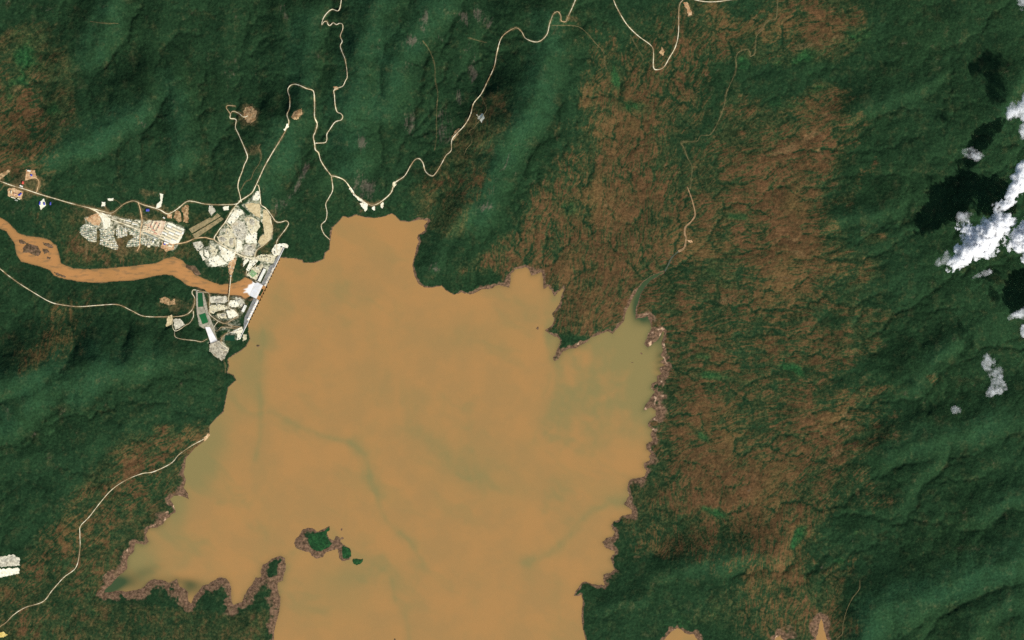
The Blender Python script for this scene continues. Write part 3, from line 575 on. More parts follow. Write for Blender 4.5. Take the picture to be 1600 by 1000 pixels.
mw = 0.6 + gauss([(1025,600,60,150,0,10),(965,850,60,110,0,8.0),(835,445,70,45,0,5),(885,540,60,40,0,4.2),(740,455,60,20,0,2.6),(255,790,50,70,0,10),(240,935,130,34,0,13),(390,925,60,50,0,14),(190,890,50,50,0,8),(435,960,20,60,0,8),(660,360,20,25,0,3),(650,420,14,50,0,1.4),(1000,520,40,40,0,3),(1240,1000,90,50,0,16),(1060,985,50,30,0,6),(495,850,60,40,0,14),(310,930,60,40,0,6),(520,350,20,30,0,1.5),(435,930,14,60,0,5),(840,460,50,30,0,3)])
mw = mw * (1 - np.clip(gauss([(1025,432,30,12,150,.95),(1003,462,10,34,20,.9)]), 0, .95))
mw = np.clip(1.4 * mw * np.clip(.85 + 1.7 * fbm(X, Y, 34, 4, .65, 140.0), .2, 2.2), 0.4, 26)
mud = (1 - sstep(.35, 1.15, (d_res - .4 + 1.2 * f2 * np.minimum(mw, 7) * .7) / mw)) * (d_res < 45)
for P in (ISL1G, ISL2G, ISL3):
    s, d = local_sdf(P, 8); mud[s] *= sstep(-.8, .8, d + .6 * perlin(X[s] / 3, Y[s] / 3))
pn = perlin(X / 4.2 + 9, Y / 4.2) + .6 * perlin(X / 2.1, Y / 2.1 + 3)
pn = perlin(X / 7.5 + 9, Y / 7.5) + .5 * perlin(X / 3.4, Y / 3.4 + 3)
pale = mud * .9 * sstep(.1, .75, pn) * np.clip(gauss([(1020,600,50,120,0,1),(1010,540,30,40,0,1),(880,545,60,30,0,.9),(830,440,40,30,0,.8),(255,800,40,50,0,1.2),(195,865,20,20,0,.9),(740,458,50,10,0,.6),(985,770,20,50,0,.6),(1060,985,50,20,0,.8),(1240,990,80,30,0,1),(420,910,30,30,0,.4),(500,870,50,14,0,.4),(90,952,40,10,20,.2)]), 0, 1)
pale = np.clip(pale + (1 - sstep(.2, 1.6, d_res)) * .45 * (d_res > 0) * region([(600,345,120,30,0,1),(480,410,60,14,0,1),(650,440,30,30,0,.8),(360,600,40,60,0,.5)]), 0, 1)
SCRUB = [[(200,675),(260,690),(330,680),(300,720),(290,790),(210,860),(190,900),(150,940),(290,950),(360,960),(430,950),(430,1040),(-40,1040),(-40,925),(50,890),(85,830),(110,785),(150,730)],
 [(650,345),(640,300),(690,250),(720,200),(760,145),(800,140),(800,190),(775,225),(750,300),(720,370),(690,370)], [(-40,60),(70,30),(110,90),(120,180),(70,250),(-40,260)], [(100,330),(260,335),(330,330),(330,400),(240,410),(100,415)]]
scrub = np.zeros_like(X)
for P in SCRUB:
    s, d = local_sdf(P, 30); scrub[s] = np.maximum(scrub[s], 1 - sstep(-6, 8, d + 10 * f2[s]))
brown = np.clip(brown + scrub * np.clip(.12 + .42 * f2 + .32 * f1 + .2 * f3 + .1 * LIC, 0, .55) * (1 - grass), 0, 1)
grass = np.clip(grass + scrub * np.clip(.05 + .5 * f1 - .3 * f3, 0, .5), 0, 1)
mud = np.maximum(mud, (1 - sstep(0.3, 2.2, d_riv)) * (d_riv > -3) * .55)
for P in BARS:
    s, d = local_sdf(P, 6); mud[s] = np.maximum(mud[s], (1 - sstep(-.5, 1.5, d)) * .75)
rock = gauss([(665,28,7,18,0,1),(648,65,14,10,0,1),(645,95,10,14,0,.5),(748,22,8,16,0,.9),(725,28,9,12,0,.8),(740,115,8,26,0,.9),(717,150,5,26,0,.7),(690,200,8,34,0,.7),(640,195,12,20,0,.7),(705,200,9,26,0,.6),(566,222,9,12,0,1.1),(590,190,10,10,0,.4),(445,15,10,14,0,.5),(600,85,14,12,0,.4),(225,195,8,10,0,.7),(155,235,10,12,0,.4),(730,75,10,12,0,.6),(765,35,8,14,0,.5),(690,60,6,12,0,.5),(685,420,14,12,0,.7),(760,322,14,8,140,.8),(565,300,20,22,0,.5),(575,290,16,14,0,.5),(440,318,10,16,30,.6),(465,290,6,26,30,.7),(785,265,5,40,25,.7),(480,255,4,26,20,.6),(1350,360,12,5,0,.5),(360,110,40,20,30,.3),(35,10,8,8,0,.6),(75,15,12,6,0,.4)])
rock = np.clip(sstep(.2, 1.1, rock + .15 * LIC + .5 * f2 + .3 * f3), 0, 1)
halo = (1 - sstep(1.0, 4.0, road_d + 1.5 * f2)) * .55
halo = np.clip(halo + .55 * sstep(.1, .6, gauss([(160,340,60,20,15,.6),(45,285,30,20,0,.7),(200,372,60,30,0,.5),(35,300,24,14,0,.6),(390,180,22,18,0,.9),(465,180,10,10,0,.6),(355,470,40,40,0,.7),(400,370,60,60,0,.45),(325,675,14,10,0,.5),(275,478,30,12,0,.6),(250,330,40,24,0,.35),(340,540,20,20,0,.6),(160,385,70,30,0,.3),(225,300,30,14,0,.4),(730,190,12,30,20,.3),(575,318,34,8,0,.5),(395,235,16,16,40,.6),(1322,648,9,4,10,1.2),(1320,667,9,4,30,1.3),(1308,708,12,5,150,1.2),(1290,728,14,4,150,.9),(1225,235,30,8,160,.7),(1285,238,14,5,20,.8),(1290,180,14,4,160,.6),(1255,72,18,5,170,1.0),(1310,58,10,4,0,.9),(1075,20,12,10,30,.8),(1185,48,10,4,160,.7),(1245,395,14,6,20,.8),(1240,375,10,6,0,.6),(1130,470,24,8,170,.6),(895,30,10,6,0,.8),(948,320,5,4,0,.8),(1170,455,20,6,0,.5),(995,870,6,3,0,.9),(1340,770,6,12,0,.7),(25,140,16,8,150,.6),(55,118,10,5,0,.7),(1270,210,18,6,160,.7)]) + .35 * f2) , 0, 1)
campg = np.zeros_like(X)
SITE = [Z1([(730,260),(850,240),(920,130),(975,110),(990,280),(1080,330),(1110,480),(1090,580),(960,660),(930,760),(1180,700),(1150,760),(1000,960),(850,950),(870,800),(700,790),(640,860),(480,860),(330,620),(540,590),(640,420)]),
 Z2([(540,260),(720,260),(900,290),(890,420),(830,520),(870,580),(820,690),(660,700),(590,560),(540,430)]), Z2([(540,720),(640,690),(740,770),(690,890),(600,860)]),
 Z3([(260,320),(400,250),(620,320),(830,330),(1070,340),(1250,420),(1180,570),(1140,640),(1000,610),(800,560),(700,440),(400,430),(280,390)])]
BLOCKS = [
 ('fan',Z3([(265,375),(385,385),(380,555),(310,545),(215,465),(220,410)])),
 ('long',Z3([(415,420),(555,430),(550,500),(595,610),(560,630),(415,570)])),
 ('row',Z3([(560,420),(680,420),(680,490),(580,515)])),
 ('south',Z3([(690,540),(790,480),(795,590),(670,600)])),
 ('teal',Z3([(690,420),(800,430),(800,480),(700,480)])),
 ('upper',Z3([(590,320),(820,345),(815,412),(720,382)])),
 ('shed',Z3([(800,500),(945,540),(905,600),(800,560)])),
]
for k, P in BLOCKS:
    s, d = local_sdf(P, 4); campg[s] = np.maximum(campg[s], 1 - sstep(-.5, 1, d))
for P in SITE:
    s, d = local_sdf(P, 6); campg[s] = np.maximum(campg[s], (.72 if P is not SITE[1] else .5) * (1 - sstep(-2, 3, d + 4 * f2[s])))
for P in (Z1([(965,400),(1005,440),(1012,520),(975,560),(950,625),(938,600),(945,520),(978,460)]), Z1([(770,250),(800,262),(885,340),(860,352),(790,285)]), Z1([(762,765),(800,770),(770,860),(735,850)]),
          Z1([(655,520),(690,530),(672,570),(650,550)]), Z1([(410,600),(480,600),(470,650),(430,660)]), Z1([(905,860),(960,800),(985,808),(930,870),(870,905)]), Z2([(600,400),(680,370),(690,410),(640,440),(580,450)]), Z2([(590,510),(680,520),(690,560),(620,570)]), Z2([(720,330),(740,300),(745,340),(760,290)]), Z2([(620,620),(690,600),(720,615),(640,680)])):
    s, d = local_sdf(P, 3); campg[s] *= sstep(-.6, 1.0, d)
tone = np.clip(0.42 + 0.5 * fbm(X, Y, 180, 4, .6, 77.0) + .75 * np.maximum(soilw, scrub) - .28 * soilw * vein - .2, 0, 1)

# ------------------------------------------------------------------ materials
MATS = {}
class NG:
    def __init__(s, name):
        s.m = bpy.data.materials.new(name); s.m.use_nodes = True; s.t = s.m.node_tree; s.t.nodes.clear()
        s.out = s.t.nodes.new('ShaderNodeOutputMaterial'); MATS[name] = s.m
        s.co = s.t.nodes.new('ShaderNodeNewGeometry').outputs['Position']
    def n(s, kind, **kw):
        nd = s.t.nodes.new(kind)
        for k, v in kw.items(): setattr(nd, k, v)
        return nd
    def L(s, a, b): s.t.links.new(a, b)
    def noise(s, wl, detail=3, rough=.55, stretch=None, off=0):
        nd = s.n('ShaderNodeTexNoise'); nd.inputs['Scale'].default_value = 1.0 / wl
        nd.inputs['Detail'].default_value = detail; nd.inputs['Roughness'].default_value = rough
        mp = s.n('ShaderNodeMapping'); mp.inputs['Location'].default_value = (off, off * .7, 0)
        if stretch: mp.inputs['Scale'].default_value = stretch
        s.L(s.co, mp.inputs['Vector']); s.L(mp.outputs[0], nd.inputs['Vector'])
        return nd.outputs['Fac']
    def ramp(s, x, a, b, lo=0.0, hi=1.0):
        nd = s.n('ShaderNodeMapRange', interpolation_type='SMOOTHSTEP')
        nd.inputs['From Min'].default_value = a; nd.inputs['From Max'].default_value = b
        nd.inputs['To Min'].default_value = lo; nd.inputs['To Max'].default_value = hi
        s.L(x, nd.inputs['Value']); return nd.outputs[0]
    def math(s, op, a, b=None):
        nd = s.n('ShaderNodeMath', operation=op)
        for i, v in enumerate((a, b)):
            if v is None: continue
            if isinstance(v, (int, float)): nd.inputs[i].default_value = v
            else: s.L(v, nd.inputs[i])
        return nd.outputs[0]
    def mix(s, f, a, b):
        nd = s.n('ShaderNodeMix', data_type='RGBA')
        if isinstance(f, (int, float)): nd.inputs[0].default_value = f
        else: s.L(f, nd.inputs[0])
        for i, v in ((6, a), (7, b)):
            if isinstance(v, tuple): nd.inputs[i].default_value = v
            else: s.L(v, nd.inputs[i])
        return nd.outputs[2]
    def attr(s, name):
        a = s.n('ShaderNodeAttribute', attribute_name=name); c = s.n('ShaderNodeSeparateColor')
        s.L(a.outputs['Color'], c.inputs[0])
        return c.outputs[0], c.outputs[1], c.outputs[2], a.outputs['Alpha']
    def surf(s, col, rough=.9, spec=.1, bump=None, bdist=5, bstr=.5):
        b = s.n('ShaderNodeBsdfPrincipled')
        if isinstance(col, tuple): b.inputs['Base Color'].default_value = col
        else: s.L(col, b.inputs['Base Color'])
        b.inputs['Roughness'].default_value = rough; b.inputs['Specular IOR Level'].default_value = spec
        if bump is not None:
            bp = s.n('ShaderNodeBump'); bp.inputs['Strength'].default_value = bstr; bp.inputs['Distance'].default_value = bdist
            s.L(bump, bp.inputs['Height']); s.L(bp.outputs[0], b.inputs['Normal'])
        s.L(b.outputs[0], s.out.inputs['Surface']); return s.m

def ground_mat():
    g = NG('ground')
    br, gr, mu, pa = g.attr('cover'); ro, ha, to, cg = g.attr('cover_more')
    nA = g.noise(460, 4, .6); nB = g.noise(90, 4, .7, off=900); nC = g.noise(44, 3, .7, off=300); nD = g.noise(24, 2, .6, off=77); nE = g.noise(1500, 4, .6, off=4000)
    fine = g.math('ADD', g.math('MULTIPLY', nB, .5), g.math('MULTIPLY', nC, .5))
    c = g.mix(g.ramp(g.math('ADD', g.math('MULTIPLY', nA, .5), g.math('MULTIPLY', fine, .5)), .34, .66), alb(21,41,23), alb(38,64,37))
    c = g.mix(g.ramp(nE, .3, .7, 0, .5), c, g.mix(fine, alb(29,54,34), alb(42,72,44)))
    sp, gul, pat, _q = g.attr('cover_wood_lit')
    c = g.mix(g.ramp(g.math('ADD', pat, g.math('MULTIPLY', g.math('SUBTRACT', nC, .5), .8)), .55, 1.0, 0, .38), c, g.mix(nC, alb(48,60,36), alb(62,74,44)))
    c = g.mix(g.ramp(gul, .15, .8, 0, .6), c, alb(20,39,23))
    c = g.mix(g.ramp(g.math('ADD', sp, g.math('MULTIPLY', g.math('SUBTRACT', fine, .5), .6)), .1, 1.2, 0, .5), c, g.mix(fine, alb(30,58,38), alb(44,84,56)))  # lighter green on the spurs: sunlit slope brightness put into the canopy colour
    scr = g.math('ADD', g.math('MULTIPLY', g.math('SUBTRACT', nB, .5), 1.5), g.math('ADD', g.math('MULTIPLY', to, .5), g.math('MULTIPLY', br, .9)))
    c = g.mix(g.ramp(scr, .2, .9, 0, .82), c, g.mix(g.ramp(nC, .3, .7), alb(44,55,32), alb(76,79,46)))
    def sharp(mask, n, k=.55, a=.3, b=.72): return g.ramp(g.math('ADD', mask, g.math('MULTIPLY', g.math('SUBTRACT', n, .5), k)), a, b)
    veg = g.mix(g.ramp(fine, .35, .65), alb(30,64,36), alb(42,92,48))
    c = g.mix(g.math('MULTIPLY', sharp(gr, nB, 1.0, .1, 1.1), .8), c, veg)
    bc = g.mix(g.ramp(nB, .3, .7), alb(64,51,33), alb(108,77,49)); bc = g.mix(g.ramp(nA, .35, .7, 0, .7), bc, alb(112,78,52))
    bc = g.mix(g.ramp(nE, .45, .7, 0, .4), bc, alb(122,104,60))
    c = g.mix(g.math('MULTIPLY', sharp(br, nC, .9, .05, 1.1), .85), c, bc)
    c = g.mix(g.math('MULTIPLY', sharp(ro, nC, .7, .12, 1.0), .58), c, g.mix(nC, alb(74,70,58), alb(116,102,90)))
    c = g.mix(g.math('MULTIPLY', sharp(ha, nC, .9, .2, 1.0), .75), c, g.mix(nB, alb(84,72,46), alb(150,120,82)))
    c = g.mix(g.math('MULTIPLY', g.ramp(g.math('ADD', cg, g.math('MULTIPLY', g.math('SUBTRACT', nB, .5), 1.3)), .3, 1.0), .85), c, g.mix(g.ramp(nC, .35, .65), alb(96,104,74), alb(238,230,200)))
    mc = g.mix(g.ramp(nC, .3, .7), alb(84,66,49), alb(132,102,80)); mc = g.mix(g.ramp(nB, .45, .7, 0, .6), mc, alb(110,92,66)); mc = g.mix(g.ramp(nD, .6, .75, 0, .6), mc, alb(80,66,56))
    c = g.mix(g.math('MULTIPLY', sharp(mu, fine, .9, .12, .95), .94), c, mc)
    c = g.mix(sharp(pa, nD, .6, .25, .8), c, alb(196,162,130))
    nF = g.noise(33, 2, .7, off=1234)
    mo = g.n('ShaderNodeMix', data_type='RGBA', blend_type='MULTIPLY'); mo.inputs[0].default_value = 1.0
    g.L(c, mo.inputs[6]); gv = g.n('ShaderNodeCombineColor'); mv = g.ramp(g.math('ADD', g.math('MULTIPLY', nC, .5), g.math('MULTIPLY', nF, .5)), .3, .7, .72, 1.30)
    for q in range(3): g.L(mv, gv.inputs[q])
    g.L(gv.outputs[0], mo.inputs[7]); c = mo.outputs[2]
    hgt = g.math('ADD', g.math('MULTIPLY', nC, 1.0), g.math('MULTIPLY', nD, .6))
    return g.surf(c, .95, .05, hgt, 16, .5)
ground_mat()
def water_mat(name, a, b, c2, foam=True):
    g = NG(name); r, gg, bb, aa = g.attr('cover')
    n1 = g.noise(900, 4, .6, off=50); n2 = g.noise(420, 4, .6, off=2000)
    c = g.mix(g.ramp(g.math('ADD', g.math('MULTIPLY', n1, .7), g.math('MULTIPLY', n2, .3)), .38, .62), a, b)
    c = g.mix(g.ramp(r, 0, 1), c, c2)
    c = g.mix(gg, c, alb(60,78,48))
    c = g.mix(bb, c, alb(250,246,236))
    return g.surf(c, .45, .12)
water_mat('lake_water', alb(161,126,76), alb(171,129,76), alb(138,124,76))
water_mat('river_water', alb(174,126,74), alb(188,134,80), alb(146,112,72))
def plain(name, c1, c2, wl=60, rough=.9, lo=.35, hi=.65, c3=None, bump=0):
    g = NG(name); n = g.noise(wl, 4, .65)
    c = g.mix(g.ramp(n, lo, hi), alb(*c1), alb(*c2))
    if c3: c = g.mix(g.ramp(g.noise(wl * .45, 3, .6, off=500), .52, .68, 0, .85), c, alb(*c3))
    return g.surf(c, rough, .1, n if bump else None, bump or 1, .6)
def road_mat(name, c0, c1, c2):
    g = NG(name); n = g.noise(420, 3, .6); m = g.noise(90, 3, .7, off=60)
    c = g.mix(g.ramp(m, .3, .7), alb(*c1), alb(*c2)); c = g.mix(g.ramp(n, .45, .62, 0, .85), c, alb(*c0))
    return g.surf(c, .95, .05)
road_mat('road', (150,122,82), (214,196,150), (255,246,212))
plain('dirtroad', (196,156,110), (224,192,144), 120)
plain('track', (80,84,52), (134,124,84), 160)
def yard_mat(name, c1, c2, c3, dirt=(186,156,112), green=(86,92,60), gk=.22, wl=60):
    g = NG(name); n1 = g.noise(wl, 4, .7); n2 = g.noise(wl * .5, 3, .65, off=500); n3 = g.noise(wl * 2.6, 3, .6, off=900); n4 = g.noise(wl * .8, 4, .7, off=1500)
    c = g.mix(g.ramp(n1, .35, .65), alb(*c1), alb(*c2)); c = g.mix(g.ramp(n2, .52, .66, 0, .85), c, alb(*c3))
    c = g.mix(g.ramp(n3, .52, .70, 0, .35), c, alb(*dirt)); c = g.mix(g.ramp(n4, .58, .72, 0, gk), c, alb(*green))
    return g.surf(c, .95, .05, n2, 5, .5)
yard_mat('yard_white', (240,232,200), (255,252,226), (204,194,164))
yard_mat('yard_grey', (164,158,136), (220,212,186), (244,236,206))
yard_mat('yard_rubble', (128,122,104), (196,186,160), (226,216,188), (186,150,108), (66,76,50), .8, 40)
yard_mat('yard_beige', (200,188,152), (238,228,190), (158,150,122))
yard_mat('yard_tan', (196,176,130), (228,208,162), (168,154,118), gk=.5)
yard_mat('yard_terrace', (138,124,88), (170,152,110), (108,104,78))
yard_mat('yard_hill', (140,108,72), (206,172,126), (92,86,56), (176,128,86), gk=.8)
yard_mat('yard_dirt', (172,128,86), (220,182,136), (232,210,168), (156,112,74), gk=.5)
yard_mat('yard_pink', (206,172,138), (236,214,180), (226,212,182))
yard_mat('yard_yellow', (214,184,96), (238,212,130), (200,170,100))
plain('concrete', (150,144,122), (182,174,150), 70, c3=(128,120,102))
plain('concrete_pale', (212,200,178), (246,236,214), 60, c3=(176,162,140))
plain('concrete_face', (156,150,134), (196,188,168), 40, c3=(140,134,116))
plain('concrete_dark', (92,90,80), (124,120,108), 40, c3=(70,68,62))
plain('concrete_white', (244,240,232), (255,252,246), 80)
plain('steel_dark', (40,40,44), (62,60,62), 30)
plain('roof_white', (226,224,206), (250,246,228), 40)
plain('roof_cream', (220,206,168), (240,226,190), 40)
plain('roof_grey', (150,156,140), (182,184,164), 40)
plain('roof_teal', (96,136,116), (140,168,146), 40)
plain('roof_pink', (214,160,130), (236,196,166), 40)
plain('roof_blue', (62,70,168), (92,98,190), 40)
plain('roof_red', (206,72,60), (222,104,88), 40)
plain('wall', (150,140,116), (180,168,140), 30)
plain('rubble', (96,90,76), (176,164,140), 26, c3=(60,66,48), bump=8)
plain('heap', (136,130,110), (196,188,164), 30, c3=(222,214,190), bump=6)
plain('foam', (246,240,226), (255,254,250), 40, rough=.7)
plain('islet_rock', (66,56,44), (98,78,60), 20)
plain('stream_sand', (134,108,76), (164,132,96), 90)
plain('stream_wet', (70,78,62), (88,92,74), 90)
for i, (n, lab, c, P) in enumerate(PONDS):
    plain('pond_%d' % i, tuple(int(v * .93) for v in c), c, 120, rough=.5)

# ------------------------------------------------------------------ object helpers
def tag(o, label=None, cat=None, group=None, kind=None):
    if label: o['label'] = label
    if cat: o['category'] = cat
    if group: o['group'] = group
    if kind: o['kind'] = kind
    return o
def link(name, me, mats=(), parent=None):
    o = bpy.data.objects.new(name, me); COL.objects.link(o)
    if me is not None:
        for m in ([mats] if isinstance(mats, str) else mats): me.materials.append(MATS[m])
    if parent is not None: o.parent = parent
    return o
def pymesh(name, v, f, smooth_=False):
    me = bpy.data.meshes.new(name); me.from_pydata([tuple(map(float, p)) for p in v], [], f); me.update()
    if smooth_: me.shade_smooth()
    return me
def empty(name, loc):
    o = bpy.data.objects.new(name, None); o.location = loc; o.empty_display_size = 20; COL.objects.link(o); return o
def grid_mesh(name, xs, ys, zs, keep=None, attrs=None):
    """height sheet from 2-D arrays of map coordinates (xs, ys) and metres (zs); keep = mask of cells"""
    ny, nx = zs.shape
    idx = np.arange(ny * nx, dtype=np.int32).reshape(ny, nx)
    q = np.stack([idx[1:, :-1], idx[1:, 1:], idx[:-1, 1:], idx[:-1, :-1]], -1).reshape(-1, 4)
    if keep is not None: q = q[keep.reshape(-1)]
    used = np.unique(q); remap = np.zeros(ny * nx, np.int32); remap[used] = np.arange(len(used)); q = remap[q]
    co = np.stack([(xs - 800) * M, (500 - ys) * M, zs], -1).reshape(-1, 3)[used].astype(np.float32)
    me = bpy.data.meshes.new(name); me.vertices.add(len(co)); me.vertices.foreach_set('co', co.ravel())
    me.loops.add(q.size); me.loops.foreach_set('vertex_index', q.ravel())
    me.polygons.add(len(q)); me.polygons.foreach_set('loop_start', np.arange(0, q.size, 4, dtype=np.int32))
    me.update(calc_edges=True); me.shade_smooth()
    for an, chans in (attrs or {}).items():
        a = me.attributes.new(an, 'FLOAT_COLOR', 'POINT')
        d = np.stack([np.clip(c, 0, 1).reshape(-1)[used] for c in chans], -1).astype(np.float32)
        a.data.foreach_set('color', d.ravel())
    return me
def rough_poly(P, amp=.45, step=.8, seed=0):
    out = []
    n = len(P)
    for i in range(n):
        a = np.array(P[i], float); b = np.array(P[(i + 1) % n], float); L = np.linalg.norm(b - a); k = max(1, int(L / step))
        for j in range(k):
            p = a + (b - a) * j / k
            dx = float(perlin(p[0] / 4.1 + seed, p[1] / 4.1)) + .5 * float(perlin(p[0] / 1.7 + seed, p[1] / 1.7)); dy = float(perlin(p[0] / 4.1, p[1] / 4.1 + 40 + seed)) + .5 * float(perlin(p[0] / 1.7, p[1] / 1.7 + 40))
            out.append((p[0] + amp * dx, p[1] + amp * dy))
    return out
def slab_mesh(name, P, z1, z0):
    """a level pad with sides, from a map polygon"""
    n = len(P); co = [W(x, y, z1) for x, y in P] + [W(x, y, z0) for x, y in P]
    tris = tessellate_polygon([[Vector(W(x, y, 0)) for x, y in P]])
    f = []
    for t in tris:
        a, b, c = (co[i] for i in t)
        cr = (b[0] - a[0]) * (c[1] - a[1]) - (b[1] - a[1]) * (c[0] - a[0])
        f.append(tuple(t) if cr > 0 else tuple(reversed(t)))
    area = sum(P[i][0] * P[(i + 1) % n][1] - P[(i + 1) % n][0] * P[i][1] for i in range(n))
    for i in range(n):
        j = (i + 1) % n
        f.append((i, j, n + j, n + i) if area > 0 else (j, i, n + i, n + j))
    return pymesh(name, co, f)

# ------------------------------------------------------------------ setting: ground, lake, river, stream
me = grid_mesh('ground', X, Y, H, None, {'cover': (brown, grass, mud, pale), 'cover_more': (rock, halo, tone, campg), 'cover_wood_lit': (np.clip(spur * (.8 + .8 * f1 + .5 * f2), 0, 1), np.clip(gully_f * .7 + .35 * f2, 0, 1), np.clip(.5 + .9 * f2 + .5 * f3, 0, 1), spur)})
tag(link('ground', me, 'ground'), 'hilly forested ground with streaked brown clearings around the lake', 'ground', kind='structure')

WXA = np.concatenate([np.arange(-900, 100, 40), np.arange(100, 1340, 2.5), np.arange(1340, 2400, 40)]).astype(np.float32)
WYA = np.concatenate([np.arange(300, 1020, 2.5), np.arange(1020, 2520, 40)]).astype(np.float32)
WX, WY = np.meshgrid(WXA, WYA)
dw = poly_sdf(RES, WX, WY)
dn = poly_sdf([(446,384),(405,468),(376,529),(300,528),(250,400),(380,380)], WX, WY)
def wl_dist(P):
    d2 = np.full(WX.shape, 1e9, np.float32)
    for (ax, ay), (bx, by) in zip(P[:-1], P[1:]):
        ex, ey = bx - ax, by - ay; t = np.clip(((WX - ax) * ex + (WY - ay) * ey) / (ex * ex + ey * ey), 0, 1)
        d2 = np.minimum(d2, (WX - ax - t * ex) ** 2 + (WY - ay - t * ey) ** 2)
    return np.sqrt(d2)
WXw = WX + 14 * fbm(WX, WY, 80, 3, .6, 3.0); WYw = WY + 14 * fbm(WX, WY, 80, 3, .6, 13.0)
def wgauss(items, xx=WXw, yy=WYw):
    o = np.zeros(WX.shape, np.float32)
    for cx, cy, rx, ry, deg, st in items:
        c, s_ = math.cos(math.radians(deg)), math.sin(math.radians(deg)); dx = xx - cx; dy = yy - cy
        o += st * np.exp(-(((dx * c + dy * s_) / rx) ** 2 + ((-dx * s_ + dy * c) / ry) ** 2))
    return o
green = np.zeros(WX.shape, np.float32)
keepx, keepy = WX, WY
sv = (WX, WY); WX, WY = WX + 3 * fbm(WX, WY, 40, 3, .6, 5.), WY + 3 * fbm(WX, WY, 40, 3, .6, 15.)
for P, wd, st in [([(412,520),(406,560),(405,600),(409,640),(404,690),(400,720)], 5, .75),([(405,560),(404,620)], 3, .5),([(420,642),(450,655),(500,680),(545,690),(572,712),(580,750),(592,790),(605,815),(640,845),(662,880)], 5, .8),
 ([(565,705),(585,760),(600,810),(625,840)], 3, .6),([(612,910),(618,940),(634,960),(640,1010)], 4, .6),([(820,878),(850,868),(880,850),(905,820),(925,795),(955,787),(972,786)], 7, .9),([(640,660),(680,700),(720,720)], 14, .5),
 ([(436,920),(450,880),(447,870),(470,860)], 7, .6),([(860,560),(858,600),(850,620)], 5, .6),([(855,620),(848,650),(835,690)], 9, .5),([(700,700),(760,760),(830,770)], 16, .35)]:
    green = np.maximum(green, .75 * st * (.6 * np.exp(-(wl_dist(P) / (3.0 * wd)) ** 2) + .5 * np.exp(-(wl_dist(P) / (.9 * wd)) ** 2)) * (.75 + .5 * fbm(WX, WY, 30, 3, .6, 71.)))
front = sstep(-6, 8, (WX - 857) + 9 * np.sin(WY / 25.0)) * sstep(440, 480, WY) * (1 - sstep(650, 760, WY + (WX - 900) * .15))
WX, WY = sv
green = np.clip(green + .85 * front * (0.55 + .9 * fbm(WX, WY, 60, 4, .6, 33.)) + wgauss([(215,870,36,42,0,.9),(275,790,24,60,0,.8),(320,700,36,70,20,.9),(385,580,34,60,0,.6),(430,480,26,40,0,.4),(300,860,50,14,140,.4),(745,735,110,60,0,.3),(740,530,120,30,0,.3),(560,600,60,30,0,.2),(820,480,60,30,0,.25),(530,930,70,60,0,.45),(960,520,60,30,0,.4),(560,900,50,20,0,.3),(1000,470,20,40,0,.9),(1000,600,30,60,0,.5)])
 + .30 * sstep(.0, .5, fbm(WXw, WYw * .8, 130, 5, .6, 91.)) + .28 * sstep(.05, .45, fbm((WXw * .9 + WYw * .5) * .5, (WYw * .9 - WXw * .5) * 1.4, 80, 5, .55, 191.)), 0, 1)
edge = np.exp(-np.clip(-dw, 0, 99) / 3.5) * np.clip(wgauss([(1020,600,60,160,0,1),(950,850,60,120,0,.7),(830,440,70,40,0,.8),(400,920,80,60,0,.7),(495,850,60,40,0,.6),(890,545,50,30,0,.8),(240,870,60,90,0,.8)]), 0, 1)
dark = np.clip(wgauss([(172,917,28,12,150,1.4),(205,912,26,10,0,.45),(298,918,16,12,0,.7),(285,908,30,7,10,.35),(1018,432,36,8,150,1.15),(1001,462,10,26,20,.85),(1004,488,8,14,0,.9),(1010,500,12,10,0,.6),(992,480,8,24,0,.4),(1030,520,8,20,0,.6),(1030,560,8,20,0,.3),(225,895,26,10,160,.4)], WX, WY) + .55 * edge, 0, 1)
orange = np.zeros_like(green)
kp = (dw < 7) & (dn > 0.0)
kc = kp[1:, :-1] & kp[1:, 1:] & kp[:-1, 1:] & kp[:-1, :-1]
me = grid_mesh('lake', WX, WY, np.zeros_like(WX), kc, {'cover': (green, dark, orange, orange)})
tag(link('lake', me, 'lake_water'), 'silt brown reservoir lake with greenish swirls', 'lake', kind='structure')

RXA = np.concatenate([np.arange(-1700, -60, 40), np.arange(-60, 415, 1.0)]).astype(np.float32); RYA = np.concatenate([np.arange(120, 300, 10), np.arange(300, 480, 1.0)]).astype(np.float32)
WX, WY = np.meshgrid(RXA, RYA)
dr = poly_sdf(RIV, WX, WY)
FO = Z(345, 425, 17.54, [(1135,350),(1040,300),(900,235),(850,330),(760,360),(740,430),(640,470),(700,500),(630,560),(740,575),(800,650),(860,712),(950,720)])
df = poly_sdf(FO, WX, WY) + 1.0 * fbm(WX * .5, WY * 2, 5, 3, .6, 4.)
foam = 1 - sstep(-1.2, 1.6, df); wob = sstep(-.1, .5, fbm(WX * .25, WY, 5, 4, .6, 3.0)); bank = np.exp(-np.clip(-dr, 0, 50) / 2.0) * .35
kp = dr < 3.5; kc = kp[1:, :-1] & kp[1:, 1:] & kp[:-1, 1:] & kp[:-1, :-1]
me = grid_mesh('river', WX, WY, np.full(WX.shape, RIVER_Z), kc, {'cover': (wob * .8, bank, foam, foam)})
tag(link('river', me, 'river_water'), 'orange-brown river flowing west below the dam, foaming at the spill', 'river', kind='structure')

